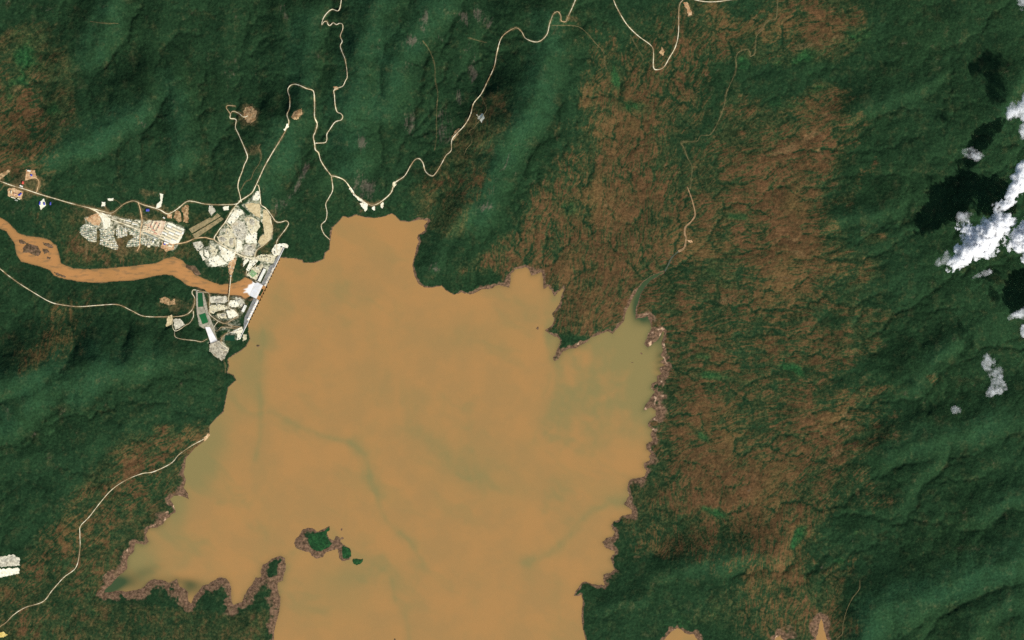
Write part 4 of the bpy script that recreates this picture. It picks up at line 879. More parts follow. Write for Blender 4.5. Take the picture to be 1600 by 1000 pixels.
def ribbon(name, P, width, lift=2.0, taper=None, thick=2.5):
    P = np.asarray(P); T = np.gradient(P, axis=0); T /= np.linalg.norm(T, axis=1)[:, None] + 1e-9
    N = np.stack([-T[:, 1], T[:, 0]], 1)
    wd = np.full(len(P), width) * (1 + .4 * np.array([float(perlin(p[0] / 9, p[1] / 9)) for p in P]) + .45 * np.array([float(perlin(p[0] / 3.1 + 9, p[1] / 3.1)) for p in P]))
    if taper is not None: wd = wd * taper
    Lp = P + N * wd[:, None] / 2; Rp = P - N * wd[:, None] / 2
    zc = np.maximum(np.maximum(hz(Lp[:, 0], Lp[:, 1]), hz(Rp[:, 0], Rp[:, 1])), hz(P[:, 0], P[:, 1]))
    zs = zc.copy(); zs[1:-1] = np.maximum(zc[1:-1], (zc[:-2] + zc[2:]) / 2); zs += lift
    v = []; f = []
    for i in range(len(P)):
        v += [W(*Lp[i], zs[i]), W(*Rp[i], zs[i]), W(*Lp[i], zs[i] - thick - 3), W(*Rp[i], zs[i] - thick - 3)]
        if i:
            a, b = 4 * (i - 1), 4 * i
            f += [(a, a + 1, b + 1, b), (a + 2, a, b, b + 2), (a + 1, a + 3, b + 3, b + 1)]
    me = pymesh(name, v, f)
    bm = bmesh.new(); bm.from_mesh(me); bmesh.ops.recalc_face_normals(bm, faces=bm.faces); bm.to_mesh(me); bm.free()
    # top faces must look up
    if len(me.polygons) and me.polygons[0].normal.z < 0: me.flip_normals()
    return me
for r in ROADS:
    o = link(r[0], ribbon(r[0], r[5], r[1] * (.56 if r[2] != 'track' else .5), 2.0 + random.random()), r[2]); tag(o, r[3], 'road', kind='structure')
ST = smooth([(1074,292),(1078,303),(1082,315),(1086,335),(1080,346),(1071,355),(1070,366),(1072,372),(1069,387),(1060,393)])
tag(link('stream', ribbon('stream', ST, 2.6, 2.0, np.linspace(.7, 1.15, len(ST))), 'stream_sand'), 'sandy stream bed running down the eastern valley', 'stream', kind='structure')
ST = smooth([(1061,392),(1050,402),(1045,412),(1039,424)])
tag(link('stream', ribbon('stream', ST, 2.4, 1.6), 'stream_wet'), 'wet dark stream mouth feeding the narrow lake inlet', 'stream', kind='structure')

# ------------------------------------------------------------------ graded yards and ponds
for (k, lab, P), z in zip(YARDS, YZ):
    if z is None:                                   # clearings on the hills follow the slope
        gx, gy = np.meshgrid(np.arange(min(p[0] for p in P) - 3, max(p[0] for p in P) + 3, .6), np.arange(min(p[1] for p in P) - 3, max(p[1] for p in P) + 3, .6))
        dd = poly_sdf(rough_poly(P, 1.2), gx, gy) + .9 * fbm(gx, gy, 4, 3, .6, 71.); zz = hz(gx.ravel(), gy.ravel()).reshape(gx.shape) + 1.6
        kk = dd < 0; kk = kk[1:, :-1] & kk[1:, 1:] & kk[:-1, 1:] & kk[:-1, :-1]
        tag(link('work_yard', grid_mesh('work_yard', gx, gy, zz, kk), 'yard_' + k), lab, 'yard', kind='structure'); continue
    me = slab_mesh('work_yard', rough_poly(P, (1.9 if k in ('hill', 'rubble') else 1.1) if k != 'terrace' else .3), z + 2.2, z - 6)
    tag(link('work_yard', me, 'yard_' + k), lab, 'yard', kind='structure')
for i, (n, lab, c, P) in enumerate(PONDS):
    tag(link('pond', slab_mesh('pond', rough_poly(P, .12), PZ[i] + 1.5, PZ[i] - 6), 'pond_%d' % i), lab, 'pond', kind='structure')

# ------------------------------------------------------------------ generic builders for made things
def box_faces(b=0):
    return [(b, b+3, b+2, b+1), (b+4, b+5, b+6, b+7), (b, b+1, b+5, b+4), (b+1, b+2, b+6, b+5), (b+2, b+3, b+7, b+6), (b+3, b, b+4, b+7)]
def box_mesh(name, lx, ly, z0, z1, cx=0, cy=0):
    v = [(cx + sx * lx / 2, cy + sy * ly / 2, z) for z in (z0, z1) for sx, sy in ((-1, -1), (1, -1), (1, 1), (-1, 1))]
    return pymesh(name, v, box_faces())
def gable_roof(name, lx, ly, z0, z1, eave=1.0):
    a, b = lx / 2 + eave, ly / 2 + eave
    v = [(-a, -b, z0), (a, -b, z0), (a, b, z0), (-a, b, z0), (-a, 0, z1), (a, 0, z1)]
    return pymesh(name, v, [(0, 1, 5, 4), (2, 3, 4, 5), (3, 0, 4), (1, 2, 5), (0, 3, 2, 1)])
def house_mesh(name, lx, ly, h, rise, wall, roof):
    v = [(sx * lx / 2, sy * ly / 2, z) for z in (-8, h) for sx, sy in ((-1, -1), (1, -1), (1, 1), (-1, 1))]
    f = box_faces()[:1] + box_faces()[2:]
    a, b = lx / 2 + .6, ly / 2 + .6
    v += [(-a, -b, h), (a, -b, h), (a, b, h), (-a, b, h), (-a, 0, h + rise), (a, 0, h + rise)]
    f += [(8, 9, 13, 12), (10, 11, 12, 13), (11, 8, 12), (9, 10, 13), (8, 11, 10, 9)]
    me = pymesh(name, v, f); me.materials.append(MATS[wall]); me.materials.append(MATS[roof])
    for i, p in enumerate(me.polygons): p.material_index = 1 if i >= 5 else 0
    return me
def inside(P, x, y):
    c = False; n = len(P)
    for i in range(n):
        ax, ay = P[i]; bx, by = P[(i + 1) % n]
        if (ay > y) != (by > y) and x < (bx - ax) * (y - ay) / (by - ay) + ax: c = not c
    return c
ORD = ['first', 'second', 'third', 'fourth', 'fifth', 'sixth', 'seventh', 'eighth', 'ninth', 'tenth']

# ------------------------------------------------------------------ the dam
DN = np.array((444.5, 387.0)); DS = np.array((376.0, 528.0)); DA = (DS - DN) / np.linalg.norm(DS - DN); DD = np.array((DA[1] * -1, DA[0]))
if DD[0] > 0: DD = -DD
def dam_pt(s, v): p = DN + DA * s + DD * v; return p
def dam_section(name, s0, s1, crest_z0, crest_z1, crest_w, mats, steps=10, slope=1.75, up=.12, weir=False):
    v = []; f = []
    for k in range(steps + 1):
        s = s0 + (s1 - s0) * k / steps; cz = crest_z0 + (crest_z1 - crest_z0) * k / steps
        toe = dam_pt(s, crest_w + 8); heel = dam_pt(s, -3)
        zb = min(hz1(*toe), cz - 4, hz1(*dam_pt(s, crest_w + 3)) ) - 12; zh = min(hz1(*heel), -10) - 10
        vt = crest_w + (cz - zb) * slope / M
        ring = [(-up * (cz - zh) / M, zh), (0, cz), (crest_w, cz), (vt, zb)]
        v += [W(*dam_pt(s, vv), zz) for vv, zz in ring]
        if k:
            a, b = 4 * (k - 1), 4 * k
            for q in range(3): f.append((a + q, a + q + 1, b + q + 1, b + q))
            f.append((a + 3, a, b, b + 3))
    e = 4 * steps; f += [(3, 2, 1, 0), (e, e + 1, e + 2, e + 3)]
    me = pymesh(name, v, f)
    bm = bmesh.new(); bm.from_mesh(me); bmesh.ops.recalc_face_normals(bm, faces=bm.faces); bm.to_mesh(me); bm.free()
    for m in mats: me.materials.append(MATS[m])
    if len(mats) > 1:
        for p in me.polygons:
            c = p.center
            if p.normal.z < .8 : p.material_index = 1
    return me
dam = empty('dam', W(*dam_pt(78, 3), RIVER_Z)); dam['label'] = 'long concrete gravity dam with a low overflowing middle section'; dam['category'] = 'dam'
def dpart(name, me, mats=None, label=None, parent=None):
    o = link(name, me, mats or ()); par = parent or dam
    o.parent = par; o.matrix_parent_inverse = par.matrix_world.inverted() if par.type != 'EMPTY' else __import__('mathutils').Matrix.Translation(-Vector(par.location))
    if label: o['label'] = label
    return o
EDGES = [(0, 18), (18, 36)]
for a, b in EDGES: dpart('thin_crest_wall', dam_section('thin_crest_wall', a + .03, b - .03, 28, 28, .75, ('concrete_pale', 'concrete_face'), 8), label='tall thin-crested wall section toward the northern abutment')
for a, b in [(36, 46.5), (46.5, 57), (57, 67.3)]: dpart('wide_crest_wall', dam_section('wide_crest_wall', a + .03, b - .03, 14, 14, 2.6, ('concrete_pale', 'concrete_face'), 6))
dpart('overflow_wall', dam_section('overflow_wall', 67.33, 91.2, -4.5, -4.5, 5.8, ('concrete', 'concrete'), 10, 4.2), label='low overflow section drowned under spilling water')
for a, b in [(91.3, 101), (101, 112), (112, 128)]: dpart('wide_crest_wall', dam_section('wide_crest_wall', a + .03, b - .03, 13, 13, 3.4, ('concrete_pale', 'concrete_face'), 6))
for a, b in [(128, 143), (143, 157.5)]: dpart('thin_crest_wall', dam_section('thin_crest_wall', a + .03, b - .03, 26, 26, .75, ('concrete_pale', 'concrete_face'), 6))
def dbox(name, s0, s1, v0, v1, z0, z1, mat, label=None, parent=None):
    c = [dam_pt(s0, v0), dam_pt(s1, v0), dam_pt(s1, v1), dam_pt(s0, v1)]
    v = [W(*p, z) for z in (z0, z1) for p in c]
    me = pymesh(name, v, box_faces())
    bm = bmesh.new(); bm.from_mesh(me); bmesh.ops.recalc_face_normals(bm, faces=bm.faces); bm.to_mesh(me); bm.free()
    return dpart(name, me, mat, label, parent)
dbox('crest_road', .2, 35.8, .1, .65, 27.5, 29.2, 'concrete_white'); dbox('crest_road', 128.2, 157.3, .1, .65, 25.5, 27.2, 'concrete_white')
for k in range(6): dbox('raised_block', 38.5 + k * 4.8, 41 + k * 4.8, -.1, 1.5 + .5 * (k % 2), 13, 16 + 2 * (k % 3), 'concrete_pale')
for k in range(8): dbox('raised_block', 93 + k * 4.2, 95.4 + k * 4.2, .2, 2.2 + .8 * (k % 2), 12, 15.5 + 2 * ((k * 2) % 3), 'concrete_white')
dbox('training_wall', 66.0, 67.2, 5.5, 19, RIVER_Z - 5, RIVER_Z + 16, 'concrete'); dbox('training_wall', 91.4, 92.4, 3, 9.5, RIVER_Z - 5, RIVER_Z + 22, 'concrete_dark')
# the spill: a sheet over the low section, then down its sloping face
v = []; f = []; NS = 24; prof = [(-.7, .35), (0.2, .45), (4.6, .2), (5.9, -.6), (9.0, -7.5), (12.6, -16), (17.2, RIVER_Z + .8)]
for k in range(NS + 1):
    s = 67.45 + (91.05 - 67.45) * k / NS
    for q, (vv, zz) in enumerate(prof):
        j = .22 * math.sin(k * 2.3 + q) if q > 2 else 0
        v.append(W(*dam_pt(s, vv + j), zz + (random.uniform(.2, 1.6) if 3 < q < 6 else 0)))
    if k:
        a = (k - 1) * len(prof); b = k * len(prof)
        for q in range(len(prof) - 1): f.append((a + q, a + q + 1, b + q + 1, b + q))
me = pymesh('spill', v, f, True)
if me.polygons[0].normal.z < 0: me.flip_normals()
me.materials.append(MATS['river_water']); me.materials.append(MATS['foam'])
for p in me.polygons:
    if p.index % (len(prof) - 1) >= 2: p.material_index = 1
a = me.attributes.new('cover', 'FLOAT_COLOR', 'POINT'); a.data.foreach_set('color', np.tile(np.array([0, 0, 0, 0], np.float32), len(me.vertices)))
tag(link('waterfall', me), 'white water pouring over the low middle of the dam', 'waterfall', kind='structure')

def powerhouse(s0, s1, v0, v1, zg, label, bays):
    zg = max([zg] + [hz1(*dam_pt(a, b)) for a in (s0, (s0 + s1) / 2, s1) for b in (v0, v1 + 2)])
    c = dam_pt((s0 + s1) / 2, (v0 + v1) / 2); e = empty('powerhouse', W(*c, zg)); e['label'] = label; e['category'] = 'powerhouse'
    dbox('wall', s0, s1, v0, v1, zg - 12, zg + 14, 'concrete_pale', parent=e)
    n = bays
    for k in range(n):
        a = s0 + (s1 - s0) * k / n; b = s0 + (s1 - s0) * (k + 1) / n
        dbox('roof_panel', a + .06 - (.25 if k == 0 else 0), b - .06 + (.25 if k == n - 1 else 0), v0 - .2, v1 + .2, zg + 14.2, zg + 16 + .8 * (k % 2), 'roof_white', parent=e)
    dbox('shadow_deck', s0 - .5, s1 + .3, v1 + .25, v1 + 1.9, zg - 14, zg + 4, 'steel_dark', 'dark deck standing in for the shadow along the downstream side', e)  # dark slab stands in for the powerhouse's shadow strip
    for k in range(bays // 2 + 1):
        a = s0 + (s1 - s0) * k / (bays // 2)
        dbox('pier', a - .15, a + .15, v1 + .3, v1 + 2.6, zg - 14, zg + 8, 'concrete', parent=e)
    return e
powerhouse(43.5, 64.5, 10.8, 15.0, RIVER_Z + 8, 'larger white roofed powerhouse at the foot of the northern dam wing', 10)
powerhouse(107.5, 118.5, 13.2, 17.2, RIVER_Z + 8, 'smaller white roofed powerhouse at the foot of the southern dam wing', 6)

# ------------------------------------------------------------------ spillway chute with piers and gates
spw = empty('spillway', W(325, 510, z_chute)); spw['label'] = 'concrete spillway channel with two green basins and bright white chute'; spw['category'] = 'spillway'
def spart(name, P, z1, z0, mat, amp=.15, label=None):
    return dpart(name, slab_mesh(name, rough_poly(P, amp), z1, z0), mat, label, spw)
spart('channel_floor', CHUTE, z_chute + 2.2, z_chute - 10, 'concrete')
spart('side_wall', Z2([(413,212),(428,212),(431,232),(433,378),(440,446),(480,548),(500,582),(490,585),(452,560),(424,446),(416,330)]), z_chute + 9, z_chute - 8, 'concrete', .1)
spart('side_wall', Z2([(476,228),(488,232),(516,330),(532,425),(576,535),(604,600),(592,602),(545,525),(508,424),(490,372)]), z_chute + 9, z_chute - 8, 'concrete', .1)
ZT = z_chute + 20
A0, A1, B0, B1 = [W(*p) for p in Z2([(503,570),(552,568),(622,698),(560,736)])]
v = []; f = []; n = 14
for k in range(n + 1):
    t = k / n; zz = z_chute + 4 + (ZT - z_chute - 4) * t
    for q in range(7):
        u = q / 6
        x0 = A0[0] + (A1[0] - A0[0]) * u; y0 = A0[1] + (A1[1] - A0[1]) * u; x1 = B1[0] + (B0[0] - B1[0]) * u; y1 = B1[1] + (B0[1] - B1[1]) * u
        v.append((x0 + (x1 - x0) * t, y0 + (y1 - y0) * t, zz))
    if k:
        a, b = 7 * (k - 1), 7 * k
        for q in range(6): f.append((a + q, a + q + 1, b + q + 1, b + q))
me = pymesh('chute', v, f)
if me.polygons[0].normal.z < 0: me.flip_normals()
dpart('chute', me, 'concrete_white', 'steep bright white chute', spw)
def seg_box(name, p, q, wd, z0, z1, mat, parent):
    p = np.array(p[:2]); q = np.array(q[:2]); d = (q - p) / np.linalg.norm(q - p); nn = np.array((-d[1], d[0])) * wd / 2
    c = [p - nn, q - nn, q + nn, p + nn]; v = [(*k, z) for z in (z0[0], z1) for k in c]
    v = [(*c[0], z0[0]), (*c[1], z0[1]), (*c[2], z0[1]), (*c[3], z0[0])] + ([(*c[0], z1[0]), (*c[1], z1[1]), (*c[2], z1[1]), (*c[3], z1[0])])
    return dpart(name, pymesh(name, v, box_faces()), mat, None, parent)
seg_box('chute_wall', A0, B1, 5, (z_chute - 10, z_chute - 10), (z_chute + 12, ZT + 8), 'concrete', spw)
seg_box('chute_wall', A1, B0, 5, (z_chute - 10, z_chute - 10), (z_chute + 12, ZT + 8), 'concrete', spw)
for k in range(7):
    u = k / 6; p = np.array(B1[:2]) + (np.array(B0[:2]) - np.array(B1[:2])) * u; dd = np.array((6.0, -22.0))
    seg_box('pier', p - dd * .4, p + dd, 5, (ZT - 20, ZT - 20), (ZT + 11, ZT + 11), 'concrete_pale', spw)
    if k < 6:
        q = np.array(B1[:2]) + (np.array(B0[:2]) - np.array(B1[:2])) * (k + 1) / 6
        seg_box('gate', p + (q - p) * .12 + dd * .3, p + (q - p) * .88 + dd * .3, 2.5, (ZT - 18, ZT - 18), (ZT + 6, ZT + 6), 'steel_dark', spw)

# ------------------------------------------------------------------ bridge over the river
br = empty('bridge', W(359.2, 448, RIVER_Z)); br['label'] = 'slender road bridge crossing the brown river below the dam'; br['category'] = 'bridge'
b0, b1 = W(360.4, 435.5), W(357.9, 462.5); zb = max(hz1(360.4, 435), hz1(358, 463), RIVER_Z + 14) + 2
seg_box('deck', b0, b1, 13, (zb - 2.5, zb - 2.5), (zb, zb), 'road', br)
for sd in (-1, 1):
    off = np.array((6.2 * sd, .6 * sd)); seg_box('parapet', np.array(b0[:2]) + off, np.array(b1[:2]) + off, .8, (zb, zb), (zb + 1.4, zb + 1.4), 'concrete', br)
for k in range(1, 6):
    p = np.array(b0[:2]) + (np.array(b1[:2]) - np.array(b0[:2])) * k / 6
    seg_box('pier', p + np.array((-5, -.5)), p + np.array((5, .5)), 5, (RIVER_Z - 6, RIVER_Z - 6), (zb - 2.6, zb - 2.6), 'concrete', br)

# ------------------------------------------------------------------ stockpiles
def heap(cx, cy, rx, ry, h, deg, label, mat='heap'):
    base = min(hz1(cx, cy), hz1(cx + rx * .7, cy), hz1(cx - rx * .7, cy)); v = []; f = []; R, S = 7, 22
    for i in range(R + 1):
        for k in range(S):
            a = 2 * math.pi * k / S; rr = i / R
            jit = 1 + .13 * float(perlin(3 * math.cos(a) + cx, 3 * math.sin(a) + cy))
            x = rx * rr * jit * math.cos(a); y = ry * rr * jit * math.sin(a); c, s = math.cos(math.radians(deg)), math.sin(math.radians(deg))
            z = base + 2 + h * (1 - rr ** 1.6) * (1 + .2 * float(perlin(x * .8 + cx, y * .8))) if i < R else base - 5
            v.append(W(cx + x * c - y * s, cy + x * s + y * c, z))
        if i:
            for k in range(S):
                a, b = (i - 1) * S, i * S; k2 = (k + 1) % S; f.append((a + k, a + k2, b + k2, b + k))
    me = pymesh('stockpile', v, f, True)
    bm = bmesh.new(); bm.from_mesh(me); bmesh.ops.remove_doubles(bm, verts=bm.verts, dist=.01); bmesh.ops.recalc_face_normals(bm, faces=bm.faces); bm.to_mesh(me); bm.free()
    tag(link('stockpile', me, mat), label, 'stockpile', 'gravel stockpiles on the work yards')
c = Z1([(612, 588), (697, 610), (622, 495), (900, 420), (760, 510), (880, 680)]) + Z2([(640, 312), (680, 455)])
heap(*c[0], 6, 4.4, 7, 20, 'western of two grey rounded heaps inside the site loop road')
heap(*c[1], 3.8, 7, 7, 0, 'eastern, taller oval of two grey heaps inside the loop road')
heap(*c[2], 4, 3.2, 6, 120, 'small brown-grey heap close under the loop road bend')
heap(*c[3], 6, 4.6, 7, 60, 'beige lumpy heap near the middle of the construction site')
heap(*c[4], 6, 4.6, 7, 50, 'grey gravel heap on the central gravel yard')
heap(*c[5], 5.5, 5, 6, 0, 'broad low grey heap above the eastern loop road')
heap(*c[6], 8.5, 4, 7, -12, 'long oval pale heap on the stockyard beside the spillway basins')
heap(*c[7], 4, 3, 8, 0, 'small pale heap beside dark trees near the spillway')

# ------------------------------------------------------------------ barracks: wall and roof as parts
def rot(deg): return math.radians(-deg)
def barrack(cx, cy, L, Wd, deg, roof, label, group, h=9, rise=4.5, cat='barrack', name='barrack'):
    key = ('w', round(L, 1), round(Wd, 1), h); rk = ('r', round(L, 1), round(Wd, 1), h, rise, roof)
    if key not in MC: MC[key] = box_mesh('wall', L * M, Wd * M, -9, h); MC[key].materials.append(MATS['wall'])
    if rk not in MC: MC[rk] = gable_roof('roof', L * M, Wd * M, h + .05, h + rise); MC[rk].materials.append(MATS[roof])
    e = empty(name, W(cx, cy, hz1(cx, cy) + 2.0)); e.rotation_euler.z = rot(deg)
    tag(e, label, cat, group)
    for n, k in (('wall', key), ('roof', rk)):
        o = bpy.data.objects.new(n, MC[k]); COL.objects.link(o); o.parent = e
    return e
MC = {}
# eastern barrack field: five rows running down to the right
u = np.array((math.cos(math.radians(24)), math.sin(math.radians(24)))); vv = np.array((-u[1], u[0]))
o0 = np.array(Z3([(1062, 385)])[0])
WHICH = ['western', 'middle', 'eastern']
for r in range(6):
    for k in range(3):
        c = o0 + vv * (r * 4.35) + u * (4.3 + k * 9.1) - u * r * .45
        if r == 0 and k == 0: c = c + u * 1.5
        if r == 5 and k == 2: continue
        barrack(*c, 8.6, 2.6, 24, 'roof_cream' if (r + k) % 3 else 'roof_white', '%s building of the %s row down in the eastern barrack field' % (WHICH[k], ORD[r]), 'barracks of the eastern field')
o0 = np.array(Z3([(935, 360)])[0])
for r in range(5):
    for k in range(3):
        c = o0 + vv * (r * 3.5) + u * (k * 5.6) + np.array((-r * .25, 0))
        if not inside(Z3([(825,385),(920,340),(1068,340),(1020,510),(825,448)]), *c): continue
        barrack(*c, 4.8, 2.2, 24 if r > 2 else 100, 'roof_pink' if (r * 2 + k) % 3 == 1 else 'roof_cream', '%s hall of the %s line down in the pinkish western barrack field' % (WHICH[k], ORD[r]), 'halls of the western barrack field', 8, 3)
for k in range(4):
    c = np.array(Z3([(850, 395)])[0]) + vv * (k * 2.6) + u * (1.0 + .3 * k)
    barrack(*c, 6.0, 1.6, 12, 'roof_cream', '%s narrow shed down at the left edge of the western barrack field' % ORD[k], 'narrow sheds beside the camp street', 7, 2.5)
LB = np.array(Z3([(840, 452)])[0])
for k in range(4):
    c = LB + u * (4 + k * 6.2) + vv * 1.0
    barrack(*c, 5.8, 2.2, 22, 'roof_grey', '%s grey hall from the left in the strip below the western barracks' % ORD[k], 'grey halls in the strip', 8, 3)
# upper rows of long cream roofs by the camp street
P = BLOCKS[5][1]; o0 = np.array(Z3([(655, 335)])[0]); u = np.array((math.cos(math.radians(14)), math.sin(math.radians(14)))); vv = np.array((-u[1], u[0]))
cnt = 0
for r in range(5):
    for k in range(3):
        c = o0 + vv * (r * 2.7) + u * (-4 + k * 10.5)
        if not inside(P, *c): continue
        cnt += 1
        barrack(*c, 8.4, 1.5, 14, 'roof_white' if (r + k) % 2 else 'roof_cream', '%s long roof in line %s of the dormitories above the camp street' % (['left', 'middle', 'right'][k], ORD[r]), 'long dormitories above the camp street', 6, 2.5, 'dormitory', 'dormitory')
# workshop and landmark buildings
def hall(px, py, L, Wd, deg, roof, label, cat='hall', h=10, rise=4):
    return barrack(px, py, L, Wd, deg, roof, label, None, h, rise, cat, 'hall')
q = Z3([(1062, 560), (1045, 572), (1100, 590), (1222, 462), (935, 548), (945, 522), (880, 240), (1040, 315), (890, 590)])
hall(*q[0], 7, 2.6, 14, 'roof_white', 'bright white workshop hall just south of the barrack field'); hall(*q[1], 3, 2, 10, 'roof_blue', 'small blue roofed shed beside the white workshop hall')
hall(*q[2], 6, 3, 14, 'roof_cream', 'cream hall at the right of the workshop yard'); hall(*q[3], 2.8, 4, 24, 'roof_white', 'stubby white building at the right end of the barrack field')
hall(*q[4], 2.4, 3, 0, 'roof_white', 'white block at the end of the small shed rows'); hall(*q[5], 2.2, 2, 0, 'roof_white', 'tiny white building under the grey hall strip')
hall(*q[6], 5, 3.6, 0, 'roof_blue', 'blue-violet roofed hall by the road bend above the camp'); hall(*q[7], 3, 1.8, 30, 'roof_white', 'small white shed where the main road dips by the barracks')
hall(*q[8], 3.8, 3.8, 5, 'roof_cream', 'square pale building south of the small shed rows')
q = Z4([(203, 392), (190, 405), (160, 455), (285, 168), (309, 212), (226, 285), (210, 318), (390, 485), (433, 490), (494, 488), (130, 430), (110, 375), (185, 440), (150, 395)])
hall(*q[0], 3.4, 2, -40, 'roof_blue', 'blue roofed hall at the right corner of the western road compound'); hall(*q[1], 3, 2.2, 0, 'roof_blue', 'blue shed tucked below the blue hall of the western compound')
hall(*q[2], 4.5, 2, 14, 'roof_grey', 'grey-violet shed along the lower fence of the western compound'); hall(*q[3], 5, 2, 10, 'roof_white', 'pale long building at the top of the hillside compound')
hall(*q[4], 3, 2.6, 20, 'roof_blue', 'deep blue roofed hall in the hillside compound'); hall(*q[5], 3, 4, 5, 'roof_red', 'bright red roofed building by the western road')
hall(*q[6], 5, 1.8, 25, 'roof_white', 'white shed between the red roof and the road'); hall(*q[7], 2.2, 5, 5, 'roof_blue', 'left of the two blue sheds flanking a pale yard')
hall(*q[8], 2.4, 4, -10, 'roof_blue', 'right of the two blue sheds flanking a pale yard'); hall(*q[9], 1.8, 4.4, 5, 'roof_blue', 'lone narrow blue shed beside a pink clearing south of the road')
hall(*q[10], 7, 1.6, 16, 'roof_cream', 'long cream shed along the bottom of the western compound'); hall(*q[11], 4, 1.6, 100, 'roof_cream', 'upright cream shed at the left end of the western compound')
hall(*q[12], 4, 1.8, 16, 'roof_cream', 'cream shed at the lower right of the western compound'); hall(*q[13], 5, 1.5, 16, 'roof_pink', 'pinkish shed in the middle of the western compound')

# ------------------------------------------------------------------ small camp houses
HM = [house_mesh('house', *a) for a in ((21, 12, 5, 2.5, 'wall', 'roof_grey'), (24, 13, 5, 3, 'wall', 'roof_cream'), (20, 12, 5, 2.5, 'wall', 'roof_teal'), (22, 12, 5, 2.5, 'wall', 'roof_white'))]
def houses(P, dx, dy, deg, weights, label, group, skip=.06):
    c0 = np.mean(np.array(P), axis=0); u = np.array((math.cos(math.radians(deg)), math.sin(math.radians(deg)))); v = np.array((-u[1], u[0])); n = 0
    for i in range(-14, 15):
        for j in range(-14, 15):
            p = c0 + u * (i * dx + random.uniform(-.25, .25)) + v * (j * dy + random.uniform(-.2, .2))
            if not inside(P, *p) or random.random() < skip: continue
            hi = random.choices(range(4), weights)[0]; o = bpy.data.objects.new('house', HM[hi]); COL.objects.link(o)
            rc = ('grey', 'cream', 'green', 'white')[hi]
            o.location = W(p[0], p[1], hz1(*p) + 1.0); o.rotation_euler.z = rot(deg + random.uniform(-4, 4)); o.scale = (random.uniform(.85, 1.1),) * 3
            tag(o, label.replace('small', 'small %s-roofed' % rc, 1), 'house', '%s roofed %s' % (rc, group)); n += 1
    return n
nh = houses(BLOCKS[0][1], 2.9, 2.75, 12, (5, 3, 3, 2), 'small house in the fan-shaped westernmost block of the camp', 'houses of the fan-shaped block')
nh += houses(BLOCKS[1][1], 2.9, 2.75, 6, (4, 5, 2, 3), 'small house in the long second block east of the fan-shaped one', 'houses of the long second block')
nh += houses(BLOCKS[2][1], 3.2, 2.6, 90, (2, 3, 5, 4), 'small house in the upright rows east of the long second block', 'houses of the upright rows')
nh += houses(BLOCKS[3][1], 2.9, 2.8, 4, (4, 4, 3, 3), 'small house in the southern block beside the earth street', 'houses of the southern block')
nh += houses(BLOCKS[4][1], 3.2, 3.0, 12, (2, 1, 7, 1), 'small house in the patch under the camp street', 'houses under the camp street')
nh += houses(BLOCKS[6][1], 3.6, 2.4, 10, (3, 3, 2, 4), 'small shed in the rows east of the earth street', 'small sheds east of the earth street')
# site cabins on the work yards
CM = [house_mesh('cabin', *a) for a in ((16, 9, 5, 1.5, 'wall', 'roof_white'), (26, 11, 7, 2, 'wall', 'roof_white'), (18, 10, 6, 2, 'wall', 'roof_grey'), (13, 13, 9, 2, 'steel_dark', 'concrete_dark'))]
ncab = 0
for (k, lab, P), z in zip(YARDS, YZ):
    cx, cy = np.mean(np.array(P), axis=0)
    if z is None: continue
    if not (300 < cx < 455 and 290 < cy < 530) or k in ('terrace', 'tan'): continue
    xs = [p[0] for p in P]; ys = [p[1] for p in P]; area = (max(xs) - min(xs)) * (max(ys) - min(ys)); want = int(min(9, max(1, area / 45))); n = 0; tries = 0
    while n < want and tries < 60:
        tries += 1; x = random.uniform(min(xs), max(xs)); y = random.uniform(min(ys), max(ys))
        if not inside(P, x, y): continue
        o = bpy.data.objects.new('site_cabin', random.choices(CM, (4, 2, 3, 3))[0]); COL.objects.link(o)
        o.location = W(x, y, z + 2.0); o.rotation_euler.z = random.choice((.2, 1.1, -.5, 2.0)) + random.uniform(-.1, .1)
        tag(o, 'small cabin or plant block on the %s' % ' '.join(lab.split()[:9]), 'cabin', 'cabins on the ' + lab); n += 1; ncab += 1
# rubble blocks on the spillway approach
print('houses', nh, 'cabins', ncab)

